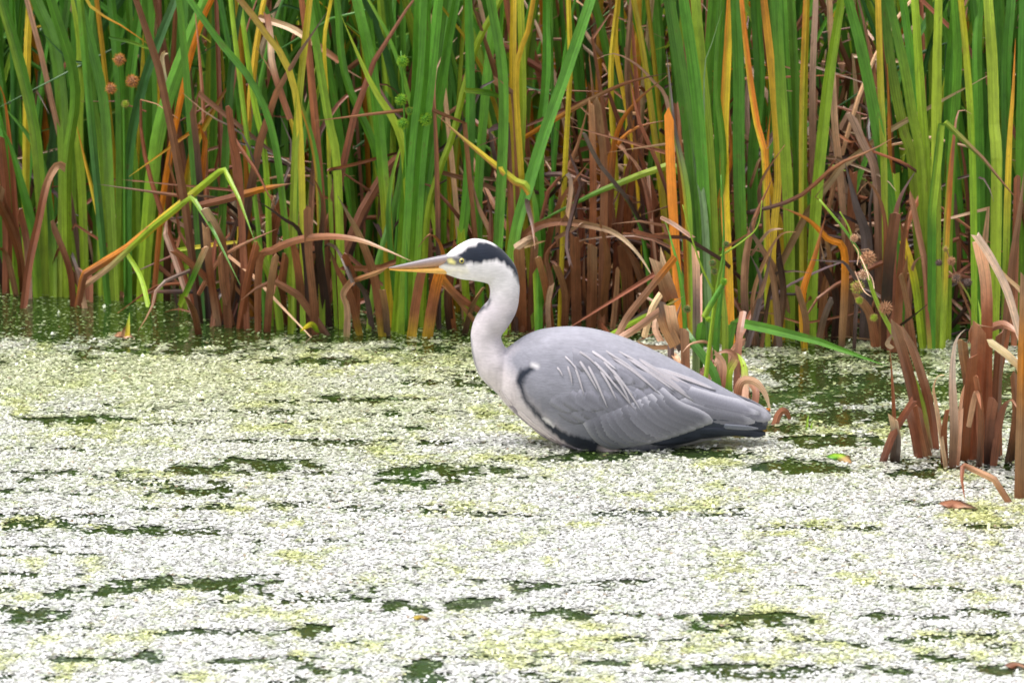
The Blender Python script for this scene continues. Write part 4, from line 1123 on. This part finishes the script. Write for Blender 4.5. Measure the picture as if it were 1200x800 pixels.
def heron_bill():
    bill = empty('bill', P(500, 310, 0) - H0); bill.parent = heron
    # column, top, bottom, half depth
    for name, tab, cols in (('upper_mandible', [(455.5, 313.2, 314.6, .6), (465, 311, 314.8, 1.7), (480, 307.4, 314.6, 3), (500, 302.8, 313.4, 4.4), (515, 299.6, 312, 5.6), (527, 297.5, 311, 6.6), (536, 299, 310, 6)], ((0.40, 0.20, 0.10), (0.20, 0.17, 0.19))),
                            ('lower_mandible', [(456.5, 314.8, 316.4, .5), (468, 315, 317.6, 1.6), (485, 314.8, 318.6, 2.8), (502, 313.8, 319.8, 4), (518, 312.4, 320.8, 5.2), (532, 311.4, 321.5, 5.6)], ((0.72, 0.36, 0.035), (0.66, 0.38, 0.10)))):
        mb = MB()
        ds = dense(tab, 22)
        for i, t in enumerate(ds):
            f = i / 21
            for k, p in enumerate(sect(*t, m=14, power=.85)):
                mb.v.append(p)
                a = math.sin(k * math.tau / 14)
                c = np.array(cols[0]) * (1 - f) + np.array(cols[1]) * f
                if name == 'upper_mandible':
                    low = np.clip(.5 - a * .9, 0, 1)
                    c = np.array((0.17, 0.145, 0.16)) * (1 - low) + np.array((0.50, 0.26, 0.12)) * low
                    c = c * (1 - .35 * f) + np.array((0.2, 0.19, 0.22)) * .35 * f
                mb.c.append(tuple(c)); mb.u.append((0, 0))
        for i in range(21):
            for k in range(14):
                a, b = i * 14 + k, i * 14 + (k + 1) % 14
                mb.f.append((a, b, b + 14, a + 14))
        mb.f.append(tuple(range(13, -1, -1))); mb.f.append(tuple(21 * 14 + k for k in range(14)))
        mb.build(name, M_BILL, bill)
    for side in (-1, 1):
        c = P(541.2, 303.4, 0)
        yb = 12.2 * S
        eye = None
        for name, r, off, colr in (('eye', 3.6, 0, (0.48, 0.41, 0.10)), ('pupil', 2.0, 2.1, (0.004, 0.004, 0.004))):
            bm = bmesh.new()
            bmesh.ops.create_uvsphere(bm, u_segments=16, v_segments=10, radius=r * S)
            mb = MB()
            bm.verts.index_update()
            for v in bm.verts:
                mb.v.append((c.x + v.co.x, side * (yb + off * S) + v.co.y, c.z + v.co.z))
                d = math.hypot(v.co.x, v.co.z) / (r * S)
                mb.c.append((0.01, .01, .01) if (name == 'eye' and d > .88) else colr); mb.u.append((0, 0))
            mb.f = [tuple(v.index for v in f.verts) for f in bm.faces]
            bm.free()
            o = mb.build(name, M_EYE, heron if eye is None else eye)
            eye = eye or o
heron_bill()

def heron_legs():
    for s in (-1, 1):
        mb = MB()
        pts = [P(719, 565, 0), P(724, 600, 0), P(712, 640, 0), P(708, 690, 0), P(706, 740, 0)]
        for p in pts: p.y = s * 26 * S
        pts[-1].z = -.375
        ps, L = resample(pts, 16)
        for i, p in enumerate(ps):
            w = (lerp(.009, .0055, i / 16) + (.003 if 5 <= i <= 6 else 0))
            for k in range(8):
                a = k * math.tau / 8
                mb.v.append((p.x + math.cos(a) * w, p.y + math.sin(a) * w, p.z)); mb.c.append((.16, .13, .07)); mb.u.append((0, 0))
        for i in range(16):
            for k in range(8):
                a, b = i * 8 + k, i * 8 + (k + 1) % 8
                mb.f.append((a, b, b + 8, a + 8))
        leg = mb.build('leg', M_BILL, heron)
        for ang in (math.pi, math.pi + .5, math.pi - .5, 0):
            mb = MB()
            e = ps[-1]
            for i in range(7):
                t = i / 6
                q = e + Vector((math.cos(ang), math.sin(ang), 0)) * (.075 * t) + Vector((0, 0, .004 - .006 * t))
                w = lerp(.0055, .0025, t)
                for k in range(6):
                    a = k * math.tau / 6
                    d = Vector((-math.sin(ang), math.cos(ang), 0)) * math.cos(a) * w + Vector((0, 0, math.sin(a) * w))
                    mb.v.append((q + d)[:]); mb.c.append((.14, .11, .06)); mb.u.append((0, 0))
            for i in range(6):
                for k in range(6):
                    a, b = i * 6 + k, i * 6 + (k + 1) % 6
                    mb.f.append((a, b, b + 6, a + 6))
            mb.f.append(tuple(range(5, -1, -1))); mb.f.append(tuple(36 + k for k in range(6)))
            mb.build('toe', M_BILL, leg)
heron_legs()

# ------------------------------------------------------------------ small things lying on the weed
def floater(name, label, path, w, codes, cat='leaf', blunt=True):
    q = [tuple(float(a) for a in s.split(',')) for s in path.split()]
    pts = [G(a, b) + Vector((0, 0, .006 + .002 * (i % 2))) for i, (a, b) in enumerate(q)]
    mb = MB()
    leaf(mb, pts, w * S, codes, n=8, blunt=blunt, face=Vector((.1, -.25, 1)).normalized(), keel=.05)
    o = mb.build(name, M_LEAF)
    tag(o, label, cat)
floater('fallen_leaf', 'rust brown scrap of leaf afloat beside the arched straw blade', '1107,597 1118,595 1130,599', 20, 'BBT')
floater('fallen_leaf', 'small green and yellow leaf tuft afloat beyond the tail', '974,541 982,539 991,542', 16, 'GLT')
floater('fallen_leaf', 'pinkish scrap of leaf afloat by the short yellow stub', '138,398 145,394 150,398', 12, 'TTP')
floater('fallen_leaf', 'small red brown scrap of leaf far out on the open weed', '1182,786 1192,784 1204,787', 12, 'BT')
floater('fallen_leaf', 'ochre scrap of leaf in a dark gap of open water', '486,729 494,728 502,730', 9, 'YT')
for nm, label, by, bx, lv in (('reed_stub', 'short yellow green stub poking out of the open weed', 396, 149, [('147,398 150,382 152,366', 6, 'LYL'), ('143,398 146,390 149,385', 7, 'TT', 'b')]),
                              ('grass_sprig', 'tiny bright green sprig sprouting from the weed beyond the tail', 502, 946, [('945,504 946,494 948,486', 4, 'LL'), ('948,504 951,498 954,494', 3, 'LL')])):
    b = G(bx, by)
    e = empty(nm, b); tag(e, label, 'reed' if nm == 'reed_stub' else 'grass')
    for s in lv:
        traced_leaf(e, s, b.y, random.Random(3))
